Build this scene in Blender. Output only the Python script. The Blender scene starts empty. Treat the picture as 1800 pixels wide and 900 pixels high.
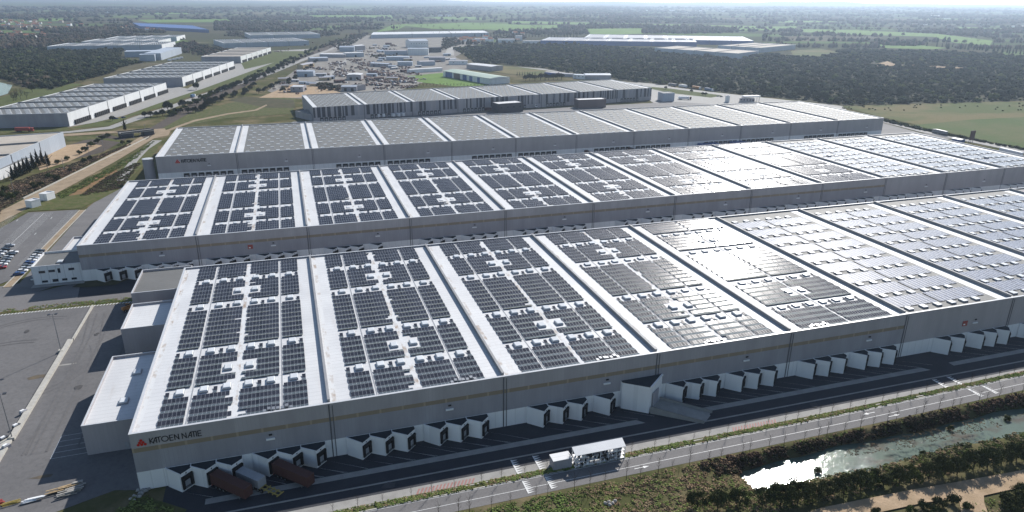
import bpy, math, random
import numpy as np
R_ = random.Random(7); NR = np.random.RandomState(7)
S = bpy.context.scene; COL = S.collection
H = 16.5
# ---------------------------------------------------------------- survey camera (metres)
F_, YAW, PITCH, ROLL = 1231.14, .3085, -.3543, .0065
CAM = np.array([44.912, -166.052, 100.58 + H])
Fw = np.array([math.sin(YAW)*math.cos(PITCH), math.cos(YAW)*math.cos(PITCH), math.sin(PITCH)])
Rt = np.array([math.cos(YAW), -math.sin(YAW), 0.]); Up = np.cross(Rt, Fw)
Rt2 = Rt*math.cos(ROLL)+Up*math.sin(ROLL); Up2 = -Rt*math.sin(ROLL)+Up*math.cos(ROLL)
def G(px, py, z=0.):
    """survey point: where the sight line of a photo point meets height z"""
    d = Fw+Rt2*(px-900)/F_-Up2*(py-450)/F_; t = (z-CAM[2])/d[2]; p = CAM+d*t
    return (float(p[0]), float(p[1]))
def hsol(top, base):
    b = G(*base); best = (1e9, 5)
    for i in range(10, 400):
        h = i*.1; q = G(*top, h); best = min(best, (math.hypot(q[0]-b[0], q[1]-b[1]), h))
    return best[1]
# ---------------------------------------------------------------- materials
def new_mat(name):
    m = bpy.data.materials.new(name); m.use_nodes = True; nt = m.node_tree
    return m, nt, nt.nodes['Principled BSDF']
def lnk(nt, a, b): nt.links.new(a, b)
def pos(nt, sc=(1, 1, 1)):
    g = nt.nodes.new('ShaderNodeNewGeometry'); mp = nt.nodes.new('ShaderNodeMapping'); mp.inputs['Scale'].default_value = sc
    lnk(nt, g.outputs['Position'], mp.inputs['Vector']); return mp.outputs[0]
def noise(nt, vec, scale, det=4, rough=.6):
    n = nt.nodes.new('ShaderNodeTexNoise'); n.inputs['Scale'].default_value = scale
    n.inputs['Detail'].default_value = det; n.inputs['Roughness'].default_value = rough
    lnk(nt, vec, n.inputs['Vector']); return n.outputs['Fac']
def ramp(nt, fac, stops):
    r = nt.nodes.new('ShaderNodeValToRGB'); e = r.color_ramp.elements
    while len(e) < len(stops): e.new(.5)
    for k, (p, c) in enumerate(stops): e[k].position = p; e[k].color = tuple(c)+(1,)
    lnk(nt, fac, r.inputs[0]); return r.outputs[0]
def mixc(nt, fac, a, b, mode='MIX'):
    m = nt.nodes.new('ShaderNodeMix'); m.data_type = 'RGBA'; m.blend_type = mode
    for s, v in ((0, fac), (6, a), (7, b)):
        if isinstance(v, (int, float)): m.inputs[s].default_value = v
        elif isinstance(v, tuple): m.inputs[s].default_value = v+(1,)
        else: lnk(nt, v, m.inputs[s])
    return m.outputs[2]
def math_(nt, op, a, b=None, c=None):
    m = nt.nodes.new('ShaderNodeMath'); m.operation = op
    for k, v in enumerate((a, b, c)):
        if v is None: continue
        if isinstance(v, (int, float)): m.inputs[k].default_value = v
        else: lnk(nt, v, m.inputs[k])
    return m.outputs[0]
def bump(nt, bs, h, st, dist=.1):
    b = nt.nodes.new('ShaderNodeBump'); b.inputs['Strength'].default_value = st; b.inputs['Distance'].default_value = dist
    lnk(nt, h, b.inputs['Height']); lnk(nt, b.outputs[0], bs.inputs['Normal'])
def M(name, col, col2=None, rough=.8, scale=.3, spec=.4, metal=0., bmp=0., det=4, sc=(1, 1, 1), lo=.35, hi=.65):
    m, nt, b = new_mat(name); b.inputs['Roughness'].default_value = rough
    b.inputs['Specular IOR Level'].default_value = spec if rough < .9 else .05; b.inputs['Metallic'].default_value = metal
    if col2 is None: col2 = tuple(c*.8 for c in col)
    v = pos(nt, sc); n = noise(nt, v, scale, det); c = ramp(nt, n, [(lo, col), (hi, col2)])
    if rough > .7 and scale < 1: c = mixc(nt, ramp(nt, noise(nt, pos(nt), max(.5, scale*14), 8, .75), [(.45, (0, 0, 0)), (.75, (.55, .55, .55))]), c, tuple(x*.5 for x in col2))
    lnk(nt, c, b.inputs['Base Color'])
    if bmp: bump(nt, b, noise(nt, v, scale*3, 4), bmp, .5)
    return m
def M_clad(name, col, period=1.0, dark=.75, rough=.55, spec=.4, metal=0., var=.9):
    """metal sheet cladding with narrow vertical joints"""
    m, nt, b = new_mat(name); b.inputs['Roughness'].default_value = rough; b.inputs['Metallic'].default_value = metal
    b.inputs['Specular IOR Level'].default_value = spec
    g = nt.nodes.new('ShaderNodeNewGeometry'); sp = nt.nodes.new('ShaderNodeSeparateXYZ'); lnk(nt, g.outputs['Position'], sp.inputs[0])
    s = math_(nt, 'ADD', sp.outputs[0], sp.outputs[1]); f = math_(nt, 'FRACT', math_(nt, 'DIVIDE', s, period))
    j = math_(nt, 'LESS_THAN', f, .09); n = noise(nt, pos(nt, (.25, .25, .06)), 1.0, 4)
    c = ramp(nt, n, [(.3, tuple(x*var for x in col)), (.7, col)])
    pn = nt.nodes.new('ShaderNodeTexWhiteNoise'); pn.noise_dimensions = '1D'; lnk(nt, math_(nt, 'FLOOR', math_(nt, 'DIVIDE', s, period*6)), pn.inputs['W'])
    c = mixc(nt, math_(nt, 'MULTIPLY', pn.outputs['Value'], .2), c, tuple(x*.5 for x in col))
    lnk(nt, mixc(nt, j, c, tuple(x*dark for x in col)), b.inputs['Base Color']); return m
def M_roof(name, col, col2, stain=(.35, .27, .2), rough=.42, seam=2.0, stamt=.6, spec=.5):
    """membrane roof: welded seams, dust, brown puddle marks"""
    m, nt, b = new_mat(name); b.inputs['Specular IOR Level'].default_value = spec
    v = pos(nt); n1 = noise(nt, v, .06, 5); n2 = noise(nt, v, .5, 5, .7)
    c = ramp(nt, n1, [(.35, col), (.65, col2)])
    st = ramp(nt, noise(nt, pos(nt, (.3, .05, 1)), 1.3, 5), [(.60, (0, 0, 0)), (.72, (1, 1, 1))])
    c = mixc(nt, math_(nt, 'MULTIPLY', st, stamt*.35), c, stain)
    g = nt.nodes.new('ShaderNodeNewGeometry'); sp = nt.nodes.new('ShaderNodeSeparateXYZ'); lnk(nt, g.outputs['Position'], sp.inputs[0])
    f = math_(nt, 'FRACT', math_(nt, 'DIVIDE', sp.outputs[1], seam)); j = math_(nt, 'LESS_THAN', f, .07)
    c = mixc(nt, math_(nt, 'MULTIPLY', j, .75), c, tuple(x*.62 for x in col))
    c = mixc(nt, math_(nt, 'MULTIPLY', n2, .22), c, tuple(x*.7 for x in col2)); lnk(nt, c, b.inputs['Base Color'])
    lnk(nt, math_(nt, 'ADD', math_(nt, 'MULTIPLY', n2, .25), rough-.1), b.inputs['Roughness'])
    bump(nt, b, n2, .25, .05); return m
def M_solar(name, col=(.011, .013, .024), line=(.30, .32, .36), rough=.12, fw=.03, fh=.018):
    m, nt, b = new_mat(name); uv = nt.nodes.new('ShaderNodeUVMap'); sp = nt.nodes.new('ShaderNodeSeparateXYZ'); lnk(nt, uv.outputs[0], sp.inputs[0])
    def edge(o, w):
        f = math_(nt, 'FRACT', o); a = math_(nt, 'ABSOLUTE', math_(nt, 'SUBTRACT', f, .5)); return math_(nt, 'GREATER_THAN', a, .5-w)
    e = math_(nt, 'MAXIMUM', edge(sp.outputs[0], fw), edge(sp.outputs[1], fh))
    wn = nt.nodes.new('ShaderNodeTexWhiteNoise'); fl = nt.nodes.new('ShaderNodeVectorMath'); fl.operation = 'FLOOR'
    g2 = nt.nodes.new('ShaderNodeNewGeometry'); ad = nt.nodes.new('ShaderNodeVectorMath'); ad.operation = 'ADD'
    lnk(nt, uv.outputs[0], ad.inputs[0]); lnk(nt, ad.outputs[0], fl.inputs[0]); lnk(nt, fl.outputs[0], wn.inputs['Vector'])
    c = mixc(nt, wn.outputs['Value'], col, tuple(x*1.9 for x in col))
    lnk(nt, mixc(nt, e, c, line), b.inputs['Base Color'])
    lnk(nt, math_(nt, 'ADD', rough, math_(nt, 'MULTIPLY', e, .3)), b.inputs['Roughness']); b.inputs['Specular IOR Level'].default_value = .5
    # each module sits a hair differently in its rack
    gm = nt.nodes.new('ShaderNodeVectorMath'); gm.operation = 'MULTIPLY_ADD'; lnk(nt, wn.outputs['Color'], gm.inputs[0])
    gm.inputs[1].default_value = (.022, .022, 0); gm.inputs[2].default_value = (-.011, -.011, 0)
    a2 = nt.nodes.new('ShaderNodeVectorMath'); a2.operation = 'ADD'; lnk(nt, g2.outputs['Normal'], a2.inputs[0]); lnk(nt, gm.outputs[0], a2.inputs[1])
    nn = nt.nodes.new('ShaderNodeVectorMath'); nn.operation = 'NORMALIZE'; lnk(nt, a2.outputs[0], nn.inputs[0]); lnk(nt, nn.outputs[0], b.inputs['Normal'])
    return m
def M_leaf(name, a, b_, scale=.5):
    m, nt, b = new_mat(name); b.inputs['Roughness'].default_value = 1; b.inputs['Specular IOR Level'].default_value = .02
    v = pos(nt); n = noise(nt, v, scale, 5); n2 = noise(nt, v, .035, 3)
    c = ramp(nt, n, [(.3, a), (.7, b_)]); oi = nt.nodes.new('ShaderNodeObjectInfo')
    c = mixc(nt, math_(nt, 'MULTIPLY', oi.outputs['Random'], .35), c, tuple(x*.55 for x in a))
    c = mixc(nt, ramp(nt, n2, [(.4, (0, 0, 0)), (.65, (.6, .6, .6))]), c, (b_[0]*1.25, b_[1]*1.0, b_[2]*1.1)); lnk(nt, c, b.inputs['Base Color']); return m
m_white = M_roof('white_membrane', (.66, .665, .67), (.56, .565, .575), rough=.54, spec=.38)
m_grey = M_roof('grey_membrane', (.165, .165, .16), (.14, .14, .136), stain=(.1, .09, .08), rough=.65, spec=.28)
m_dirtline = M('dusty_membrane', (.60, .61, .62), (.30, .22, .16), .7, .35, .2, det=6, sc=(1, .6, 1), lo=.5, hi=.72)
m_beige = M_roof('beige_gravel_roof', (.48, .43, .37), (.38, .34, .29), rough=.8, spec=.2)
m_clad = M_clad('grey_cladding', (.43, .405, .42), dark=.8, var=.8); m_cladl = M_clad('pale_grey_cladding', (.355, .35, .385), 1.0, .8, var=.78)
m_band = M_clad('translucent_beige_band', (.29, .235, .17), 6.05, 1.25)
m_base = M_clad('white_concrete_panel', (.85, .855, .86), 3.0, .8, .6)
m_wwall = M_clad('white_cladding', (.78, .79, .80), 3.0, .7, .6); m_dwall = M_clad('dark_cladding', (.05, .055, .07), 2.0)
m_bluew = M_clad('blue_cladding', (.05, .12, .34), 2.0); m_pblue = M_clad('pale_blue_cladding', (.42, .47, .54), 3.0)
m_brown = M_clad('brown_cladding', (.15, .11, .11), 2.0); m_tan = M_clad('beige_render', (.5, .38, .22), 4.0, .9)
m_para = M('parapet_metal', (.55, .56, .58), (.48, .49, .51), .35, 1.0, .5); m_fw = M('firewall_cladding', (.28, .28, .29), rough=.6)
m_dockroof = M('dock_roof_membrane', (.03, .04, .05), rough=.7); m_black = M('black_rubber', (.012, .012, .014), rough=.6)
m_door = M('dock_door_panel', (.36, .37, .39), rough=.5); m_pipe = M('drain_pipe', (.12, .125, .14), rough=.4)
m_sky = M('skylight_dome', (.66, .68, .70), rough=.3); m_curb = M('skylight_curb', (.34, .35, .37), rough=.6); m_strip = M('rooflight_strip', (.8, .81, .82), rough=.35)
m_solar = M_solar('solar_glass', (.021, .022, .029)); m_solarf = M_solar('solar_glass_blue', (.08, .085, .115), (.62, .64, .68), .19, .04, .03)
m_side = M('module_frame', (.05, .05, .055), rough=.5)
m_red = M('logo_red', (.55, .02, .015), rough=.4); m_ink = M('logo_charcoal', (.02, .02, .025), rough=.5)
m_asph = M('asphalt', (.165, .16, .16), (.12, .117, .119), .85, .05, .3, det=8, lo=.3, hi=.7)
m_asphd = M('dark_asphalt', (.05, .052, .06), (.037, .039, .047), .85, .15, .3, det=6)
m_road = M('road_asphalt', (.18, .172, .17), (.145, .14, .14), .85, .12, .3, det=6, sc=(.15, 1, 1))
m_conc = M('concrete', (.34, .33, .31), (.27, .26, .245), .85, .3, .3, det=6); m_cwall = M('pale_concrete', (.5, .48, .43), (.4, .38, .34), .8, .8)
m_paint = M('road_paint', (.72, .72, .7), (.5, .5, .5), .6, 2.); m_pred = M('red_paint', (.34, .16, .14), (.25, .13, .12), .7, 2.)
m_dirt = M('pale_earth', (.37, .29, .205), (.27, .21, .145), .95, .15, .1, det=8, bmp=.3); m_sand = M('sandy_track', (.46, .34, .23), (.34, .25, .16), .95, .2, .1, det=8, bmp=.3)
m_orange = M('orange_earth', (.28, .17, .085), (.18, .12, .07), .95, .2, .1, det=8, bmp=.3)
m_rail = M('railway_ballast', (.12, .10, .085), (.085, .072, .062), .95, .2, .1, det=8); m_gravel = M('gravel_yard', (.30, .28, .25), (.20, .185, .17), .95, .05, .1, det=8)
m_grass = M('verge_grass', (.075, .095, .03), (.13, .12, .06), .95, .25, .1, det=8, bmp=.5, lo=.4, hi=.62)
m_grassg = M('lush_grass', (.105, .125, .045), (.09, .10, .04), .95, .05, .1, det=6); m_fgreen = M('crop_green', (.155, .25, .06), (.12, .19, .055), .95, .01, .1, sc=(1, 3, 1))
m_fdry = M('dry_meadow', (.165, .14, .068), (.095, .115, .042), .95, .009, .1, det=12, bmp=.3, sc=(1, 1.6, 1), lo=.44, hi=.56)
m_fmid = M('green_meadow', (.085, .12, .042), (.125, .13, .06), .95, .012, .1, det=10, bmp=.3, lo=.42, hi=.6)
m_wood = M('woodland_floor', (.085, .08, .048), (.05, .052, .03), .95, .03, .1); m_scrub = M('scrub_earth', (.105, .09, .058), (.065, .068, .036), .95, .08, .1, det=8, bmp=.4)
m_leaf = M_leaf('evergreen_oak_leaves', (.030, .037, .020), (.056, .064, .035)); m_leafd = M_leaf('conifer_needles', (.012, .02, .011), (.028, .038, .018))
m_leafg = M_leaf('green_shrub_leaves', (.055, .08, .026), (.10, .125, .04)); m_weed = M_leaf('weeds', (.11, .165, .045), (.19, .24, .08), 1.2)
m_bare = M_leaf('bare_twigs', (.06, .048, .035), (.095, .075, .052)); m_farwood = M_leaf('far_woodland', (.075, .072, .052), (.12, .105, .08), .02)
m_bark = M('bark', (.07, .055, .04), rough=.95, scale=3); m_dry = M_leaf('dry_grass_tufts', (.20, .16, .095), (.30, .235, .14), 1.)
m_steel = M('galvanised_steel', (.33, .34, .36), rough=.4, metal=.6); m_glass = M('dark_window', (.02, .025, .035), rough=.1, spec=.6)
m_tile = M('clay_tile_roof', (.36, .16, .09), (.28, .13, .08), .9, .3); m_hwall = M('house_render', (.62, .55, .45), rough=.9)
m_rust = M('rusty_scrap', (.16, .065, .045), (.12, .1, .09), .8, .35, .3, det=3); m_wood2 = M('sawn_timber', (.45, .33, .19), (.33, .24, .14), .8, 1.5)
m_rock = M('pale_rock', (.42, .40, .37), (.28, .27, .25), .9, 1.5, bmp=.3)
def Mp(name, c, r=.35): return M(name, c, c, r, 1., .5)
m_tred = Mp('container_red', (.075, .03, .025), .75); m_twhite = Mp('white_paint', (.75, .75, .76), .4); m_tgrey = Mp('grey_tarpaulin', (.16, .17, .19), .6)
m_torange = Mp('orange_tarpaulin', (.45, .2, .06), .6); m_tblue = Mp('blue_tarpaulin', (.06, .13, .24), .6); m_yel = Mp('yellow_paint', (.34, .26, .07), .5); m_bred = Mp('bright_red_paint', (.32, .06, .05), .5)
# ---------------------------------------------------------------- mesh tools
class MB:
    def __init__(s): s.v = []; s.f = []; s.m = []; s.mats = []; s.uv = []
    def mi(s, m):
        if m not in s.mats: s.mats.append(m)
        return s.mats.index(m)
    def face(s, pts, m, uv=None):
        n = len(s.v); s.v += [tuple(p) for p in pts]; s.f.append(tuple(range(n, n+len(pts)))); s.m.append(s.mi(m)); s.uv.append(uv)
    def prism(s, P, z0, z1, m, top=None, bot=False):
        n = len(P); a = sum(P[i][0]*P[(i+1) % n][1]-P[(i+1) % n][0]*P[i][1] for i in range(n))
        if a < 0: P = P[::-1]
        s.face([(x, y, z1) for x, y in P], top or m)
        if bot: s.face([(x, y, z0) for x, y in P[::-1]], m)
        for i in range(n):
            (x0, y0), (x1, y1) = P[i], P[(i+1) % n]; s.face([(x0, y0, z0), (x1, y1, z0), (x1, y1, z1), (x0, y0, z1)], m)
    def box(s, x0, y0, z0, x1, y1, z1, m, top=None, bot=True): s.prism([(x0, y0), (x1, y0), (x1, y1), (x0, y1)], z0, z1, m, top, bot)
    def obox(s, c, u, L, W, z0, z1, m, top=None):
        """box centred at c, long axis u"""
        l = math.hypot(*u); u = (u[0]/l, u[1]/l); v = (-u[1], u[0])
        s.prism([(c[0]+a*u[0]*L/2+b*v[0]*W/2, c[1]+a*u[1]*L/2+b*v[1]*W/2) for a, b in ((-1, -1), (1, -1), (1, 1), (-1, 1))], z0, z1, m, top, True)
    def tube(s, p, q, r0, r1, m, n=6):
        p = np.array(p, float); q = np.array(q, float); d = q-p; d /= np.linalg.norm(d)+1e-9
        a = np.cross(d, (0, 0, 1) if abs(d[2]) < .9 else (1, 0, 0)); a /= np.linalg.norm(a); b = np.cross(d, a)
        A = [p+(a*math.cos(t)+b*math.sin(t))*r0 for t in [2*math.pi*k/n for k in range(n)]]
        B = [q+(a*math.cos(t)+b*math.sin(t))*r1 for t in [2*math.pi*k/n for k in range(n)]]
        for k in range(n): s.face([A[k], B[k], B[(k+1) % n], A[(k+1) % n]], m)
        s.face(A, m); s.face(B[::-1], m)
    def mesh(s, name):
        me = bpy.data.meshes.new(name); me.from_pydata(s.v, [], s.f)
        for m in s.mats: me.materials.append(m)
        me.polygons.foreach_set('material_index', s.m)
        if any(u for u in s.uv):
            l = me.uv_layers.new(name='UVMap'); k = 0
            for f, u in zip(s.f, s.uv):
                for j in range(len(f)):
                    l.data[k].uv = u[j] if u else (.5, .5); k += 1
        me.update(); return me
    def build(s, name, parent=None, loc=(0, 0, 0), rz=0):
        if name == 'road_marking': ZC[0] += .001; loc = (0, 0, ZC[0])
        return obj(name, s.mesh(name), parent, loc, rz)
def obj(name, me, parent=None, loc=(0, 0, 0), rz=0, sc=1):
    o = bpy.data.objects.new(name, me); COL.objects.link(o); o.location = loc; o.rotation_euler[2] = rz
    o.scale = (sc,)*3 if isinstance(sc, (int, float)) else sc
    if parent: o.parent = parent
    return o
def tag(o, label, cat, group=None):
    o['label'] = label; o['category'] = cat
    if group: o['group'] = group
    return o
def thing(name, label, cat, loc=(0, 0, 0), rz=0, group=None): return tag(obj(name, None, None, loc, rz), label, cat, group)
def kind(o, k): o['kind'] = k; return o
def copy_tree(o, parent=None):
    c = o.copy(); COL.objects.link(c)
    if parent: c.parent = parent
    for ch in o.children: copy_tree(ch, c)
    return c
ZC = [0.]
def lift(z):
    ZC[0] += .0022; return .012+ZC[0]+(z if z >= .1 else 0)
def sheet(name, pts, z, m, kd='structure'):
    z = z if z < 0 else lift(z)
    mb = MB(); a = sum(pts[i][0]*pts[(i+1) % len(pts)][1]-pts[(i+1) % len(pts)][0]*pts[i][1] for i in range(len(pts)))
    mb.face([(x, y, z) for x, y in (pts if a > 0 else pts[::-1])], m); return kind(mb.build(name), kd)
DEF = []
def pxs(name, px, z, m, now=False):
    if name in ('path', 'railway', 'road') and not now: DEF.append((name, px, z, m)); return
    return sheet(name, [G(*p) for p in px], z, m)
def strip(name, pts, w, z, m, n=4):
    """ribbon along a line of ground points"""
    P = [np.array(p, float) for p in pts]; L = []; Rr = []; z = lift(z)
    for i, p in enumerate(P):
        d = P[min(i+1, len(P)-1)]-P[max(i-1, 0)]; d /= np.linalg.norm(d); nn = np.array([-d[1], d[0]])
        ww = w[i] if isinstance(w, (list, tuple)) else w; L.append(p+nn*ww/2); Rr.append(p-nn*ww/2)
    mb = MB()
    for i in range(len(P)-1): mb.face([(*Rr[i], z), (*Rr[i+1], z), (*L[i+1], z), (*L[i], z)], m)
    return kind(mb.build(name), 'structure')
def big_mesh(name, V, Fc, mats, mi=None, smooth=False):
    me = bpy.data.meshes.new(name); k = Fc.shape[1]; me.vertices.add(len(V)); me.vertices.foreach_set('co', V.astype(np.float32).ravel())
    me.loops.add(Fc.size); me.loops.foreach_set('vertex_index', Fc.astype(np.int32).ravel()); me.polygons.add(len(Fc))
    me.polygons.foreach_set('loop_start', np.arange(0, Fc.size, k, dtype=np.int32))
    for m in mats: me.materials.append(m)
    if mi is not None: me.polygons.foreach_set('material_index', mi.astype(np.int32))
    me.update(calc_edges=True); me.validate(); return me
# ico blob templates
def ico(sub):
    t = (1+5**.5)/2; V = [(-1, t, 0), (1, t, 0), (-1, -t, 0), (1, -t, 0), (0, -1, t), (0, 1, t), (0, -1, -t), (0, 1, -t), (t, 0, -1), (t, 0, 1), (-t, 0, -1), (-t, 0, 1)]
    Fc = [(0, 11, 5), (0, 5, 1), (0, 1, 7), (0, 7, 10), (0, 10, 11), (1, 5, 9), (5, 11, 4), (11, 10, 2), (10, 7, 6), (7, 1, 8), (3, 9, 4), (3, 4, 2), (3, 2, 6), (3, 6, 8), (3, 8, 9), (4, 9, 5), (2, 4, 11), (6, 2, 10), (8, 6, 7), (9, 8, 1)]
    V = [np.array(v)/np.linalg.norm(v) for v in V]
    for _ in range(sub):
        c = {}; F2 = []
        def mid(a, b):
            k = (min(a, b), max(a, b))
            if k not in c: v = V[a]+V[b]; V.append(v/np.linalg.norm(v)); c[k] = len(V)-1
            return c[k]
        for a, b, d in Fc: e, f, g = mid(a, b), mid(b, d), mid(d, a); F2 += [(a, e, g), (b, f, e), (d, g, f), (e, f, g)]
        Fc = F2
    return np.array(V), np.array(Fc)
I0, I1, I2 = ico(0), ico(1), ico(2)
def blob(rs, base=I1, amp=.28, flat=.75):
    V = base[0].copy()*(1+amp*(rs.rand(len(base[0]), 1)*2-1)); V[:, 2] = V[:, 2]*flat+flat*.75; return V, base[1]
def multi(rs, n, base=I0, spread=.62, r=(.3, .5)):
    Vs = []; Fs = []; o = 0
    for _ in range(n):
        a = rs.rand()*6.28; q = spread*rs.rand()**.5; z = .35+.55*rs.rand()*(1-q*.6); rr = r[0]+rs.rand()*(r[1]-r[0])
        V = base[0]*(1+.3*(rs.rand(len(base[0]), 1)*2-1))*rr*np.array([1, 1, .8])+np.array([math.cos(a)*q, math.sin(a)*q, z])
        Vs.append(V); Fs.append(base[1]+o); o += len(V)
    return np.concatenate(Vs), np.concatenate(Fs)
def leaves(rs, n, ncl=26, size=.085, spread=.8, zr=(.25, 1.0), shell=.55):
    """tri leaf clumps gathered into uneven masses"""
    C = []
    for _ in range(ncl):
        a = rs.rand()*6.28; t = rs.rand(); el = math.asin(rs.rand()*1.3-.3 if rs.rand() > .2 else rs.rand()*.3-.3); q = shell+(1-shell)*rs.rand()
        C.append((math.cos(a)*math.cos(el)*q*spread, math.sin(a)*math.cos(el)*q*spread, zr[0]+(zr[1]-zr[0])*(.5+.5*math.sin(el)*q)))
    C = np.array(C); k = rs.randint(0, ncl, n); d = rs.normal(size=(n, 3)); d /= np.linalg.norm(d, axis=1)[:, None]
    P = C[k]+d*(rs.rand(n, 1)**.33)*np.array([.26, .26, .17])*(.6+.8*rs.rand(ncl)[k])[:, None]
    u = rs.normal(size=(n, 3)); u /= np.linalg.norm(u, axis=1)[:, None]; w = np.cross(u, rs.normal(size=(n, 3))); w /= np.linalg.norm(w, axis=1)[:, None]
    s = size*(.5+rs.rand(n, 1)); V = np.stack([P-u*s, P+u*s*.8+w*s*.5, P+w*s], 1).reshape(-1, 3)
    return V, np.arange(len(V)).reshape(-1, 3)
def scatter(name, T, P, sc, mats, mi=None, zs=None, z=0., kd='stuff', rot=True):
    """merge many placed copies of the templates into one object"""
    n = len(P); tk = NR.randint(0, len(T), n); a = NR.rand(n)*6.28 if rot else np.zeros(n); Vs = []; Fs = []; Ms = []; o = 0
    for t, (TV, TF) in enumerate(T):
        ix = np.where(tk == t)[0]
        if not len(ix): continue
        c, s = np.cos(a[ix])[:, None], np.sin(a[ix])[:, None]; X = TV[None, :, 0]*c-TV[None, :, 1]*s; Y = TV[None, :, 0]*s+TV[None, :, 1]*c
        sx = sc[ix][:, None]; sz = (zs if zs is not None else sc)[ix][:, None]
        zz = z if np.isscalar(z) else z[ix][:, None]
        V = np.stack([X*sx+P[ix, 0][:, None], Y*sx+P[ix, 1][:, None], TV[None, :, 2]*sz+zz], -1).reshape(-1, 3)
        Fc = (TF[None]+(np.arange(len(ix))*len(TV))[:, None, None]).reshape(-1, TF.shape[1])+o; o += len(V); Vs.append(V); Fs.append(Fc)
        if mi is not None: Ms.append(np.repeat(mi[ix], len(TF)))
    me = big_mesh(name, np.concatenate(Vs), np.concatenate(Fs), mats, np.concatenate(Ms) if mi is not None else None)
    o = obj(name, me); return kind(o, kd) if kd else o
def inpoly(P, poly):
    x, y = P[:, 0], P[:, 1]; r = np.zeros(len(P), bool); j = len(poly)-1
    for i in range(len(poly)):
        xi, yi = poly[i]; xj, yj = poly[j]; r ^= ((yi > y) != (yj > y)) & (x < (xj-xi)*(y-yi)/(yj-yi+1e-12)+xi); j = i
    return r
def fill(poly, n, exc=()):
    P = np.array(poly); lo, hi = P.min(0), P.max(0); out = np.zeros((0, 2))
    while len(out) < n:
        q = lo+NR.rand(n*2, 2)*(hi-lo); q = q[inpoly(q, poly)]
        for e in exc: q = q[~inpoly(q, e)]
        out = np.concatenate([out, q])
        if not len(q): break
    return out[:n]
def fbm(P, s, seed=0):
    r = np.random.RandomState(seed); v = 0
    for k in range(5):
        for _ in range(3):
            a = r.rand()*6.28; f = (1.9**k)/s*(.7+.6*r.rand()); v = v+np.sin((P[:, 0]*math.cos(a)+P[:, 1]*math.sin(a))*f*6.28+r.rand()*6.28)*.62**k
    return v/3.5
# ================================================================ ground, roads, water
CX, CY0, CHW = 145., -39.6, 6.2
def gz(x, y):
    e = min(1, max(0, (x-CX)/9)); e = e*e*(3-2*e)
    wob = 1.2*math.sin(x*.11)+.7*math.sin(x*.31+1); d = abs(y-CY0)-wob*.5
    t = min(1, max(0, (CHW+1.6-d)/4.2)); t = t*t*(3-2*t); z = -4.0*t*e
    return z+(.12*math.sin(x*1.3+y*.7)*math.sin(y*1.9) if t*e > .05 else 0)
def ground_mat():
    m, nt, b = new_mat('landscape'); b.inputs['Roughness'].default_value = 1; b.inputs['Specular IOR Level'].default_value = .0
    v = pos(nt); n = noise(nt, v, .03, 8, .65); n2 = noise(nt, v, .6, 6, .7)
    near = ramp(nt, n, [(.35, (.075, .085, .035)), (.5, (.12, .11, .058)), (.64, (.25, .195, .125))])
    near = mixc(nt, math_(nt, 'MULTIPLY', n2, .5), near, (.05, .06, .022))
    vo = nt.nodes.new('ShaderNodeTexVoronoi'); vo.inputs['Scale'].default_value = 1; lnk(nt, pos(nt, (.0028, .0045, .001)), vo.inputs['Vector'])
    sp = nt.nodes.new('ShaderNodeSeparateColor'); lnk(nt, vo.outputs['Color'], sp.inputs[0])
    far = ramp(nt, sp.outputs[0], [(.0, (.085, .09, .05)), (.2, (.11, .10, .065)), (.38, (.13, .18, .07)), (.55, (.10, .10, .06)), (.68, (.18, .155, .11)), (.78, (.12, .18, .06)), (.9, (.09, .085, .06))])
    far.node.color_ramp.interpolation = 'CONSTANT'
    far = mixc(nt, ramp(nt, noise(nt, v, .0016, 6), [(.46, (0, 0, 0)), (.56, (.8, .8, .8))]), far, (.075, .075, .05))
    far = mixc(nt, math_(nt, 'MULTIPLY', noise(nt, v, .02, 6), .4), far, (.05, .055, .04))
    g = nt.nodes.new('ShaderNodeNewGeometry'); l = nt.nodes.new('ShaderNodeVectorMath'); l.operation = 'LENGTH'; lnk(nt, g.outputs['Position'], l.inputs[0])
    lnk(nt, mixc(nt, ramp(nt, math_(nt, 'DIVIDE', l.outputs['Value'], 3000.), [(.3, (0, 0, 0)), (.42, (1, 1, 1))]), near, far), b.inputs['Base Color'])
    bump(nt, b, n2, .35, .6); return m
def ground():
    ex = [17500, 12000, 8000, 5000, 3000, 1800, 1100, 700]
    xs = [-e for e in ex]+[-400, -200, -100, -50, 0, 50, 100, 130]+[140+1.5*i for i in range(94)]+[290, 300, 320, 340, 380, 500]+[e for e in ex[::-1]]
    ys = [-4000, -1500, -600, -200, -100, -70, -56]+[-52+1.*i for i in range(26)]+[-24, -10, 50, 200, 400]+[e for e in ex[::-1]]
    V = np.array([(x, y, gz(x, y)) for y in ys for x in xs]); nx = len(xs)
    Fc = np.array([(j*nx+i, j*nx+i+1, (j+1)*nx+i+1, (j+1)*nx+i) for j in range(len(ys)-1) for i in range(nx-1)])
    kind(obj('ground', big_mesh('ground', V, Fc, [ground_mat()])), 'structure')
ground()
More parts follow.
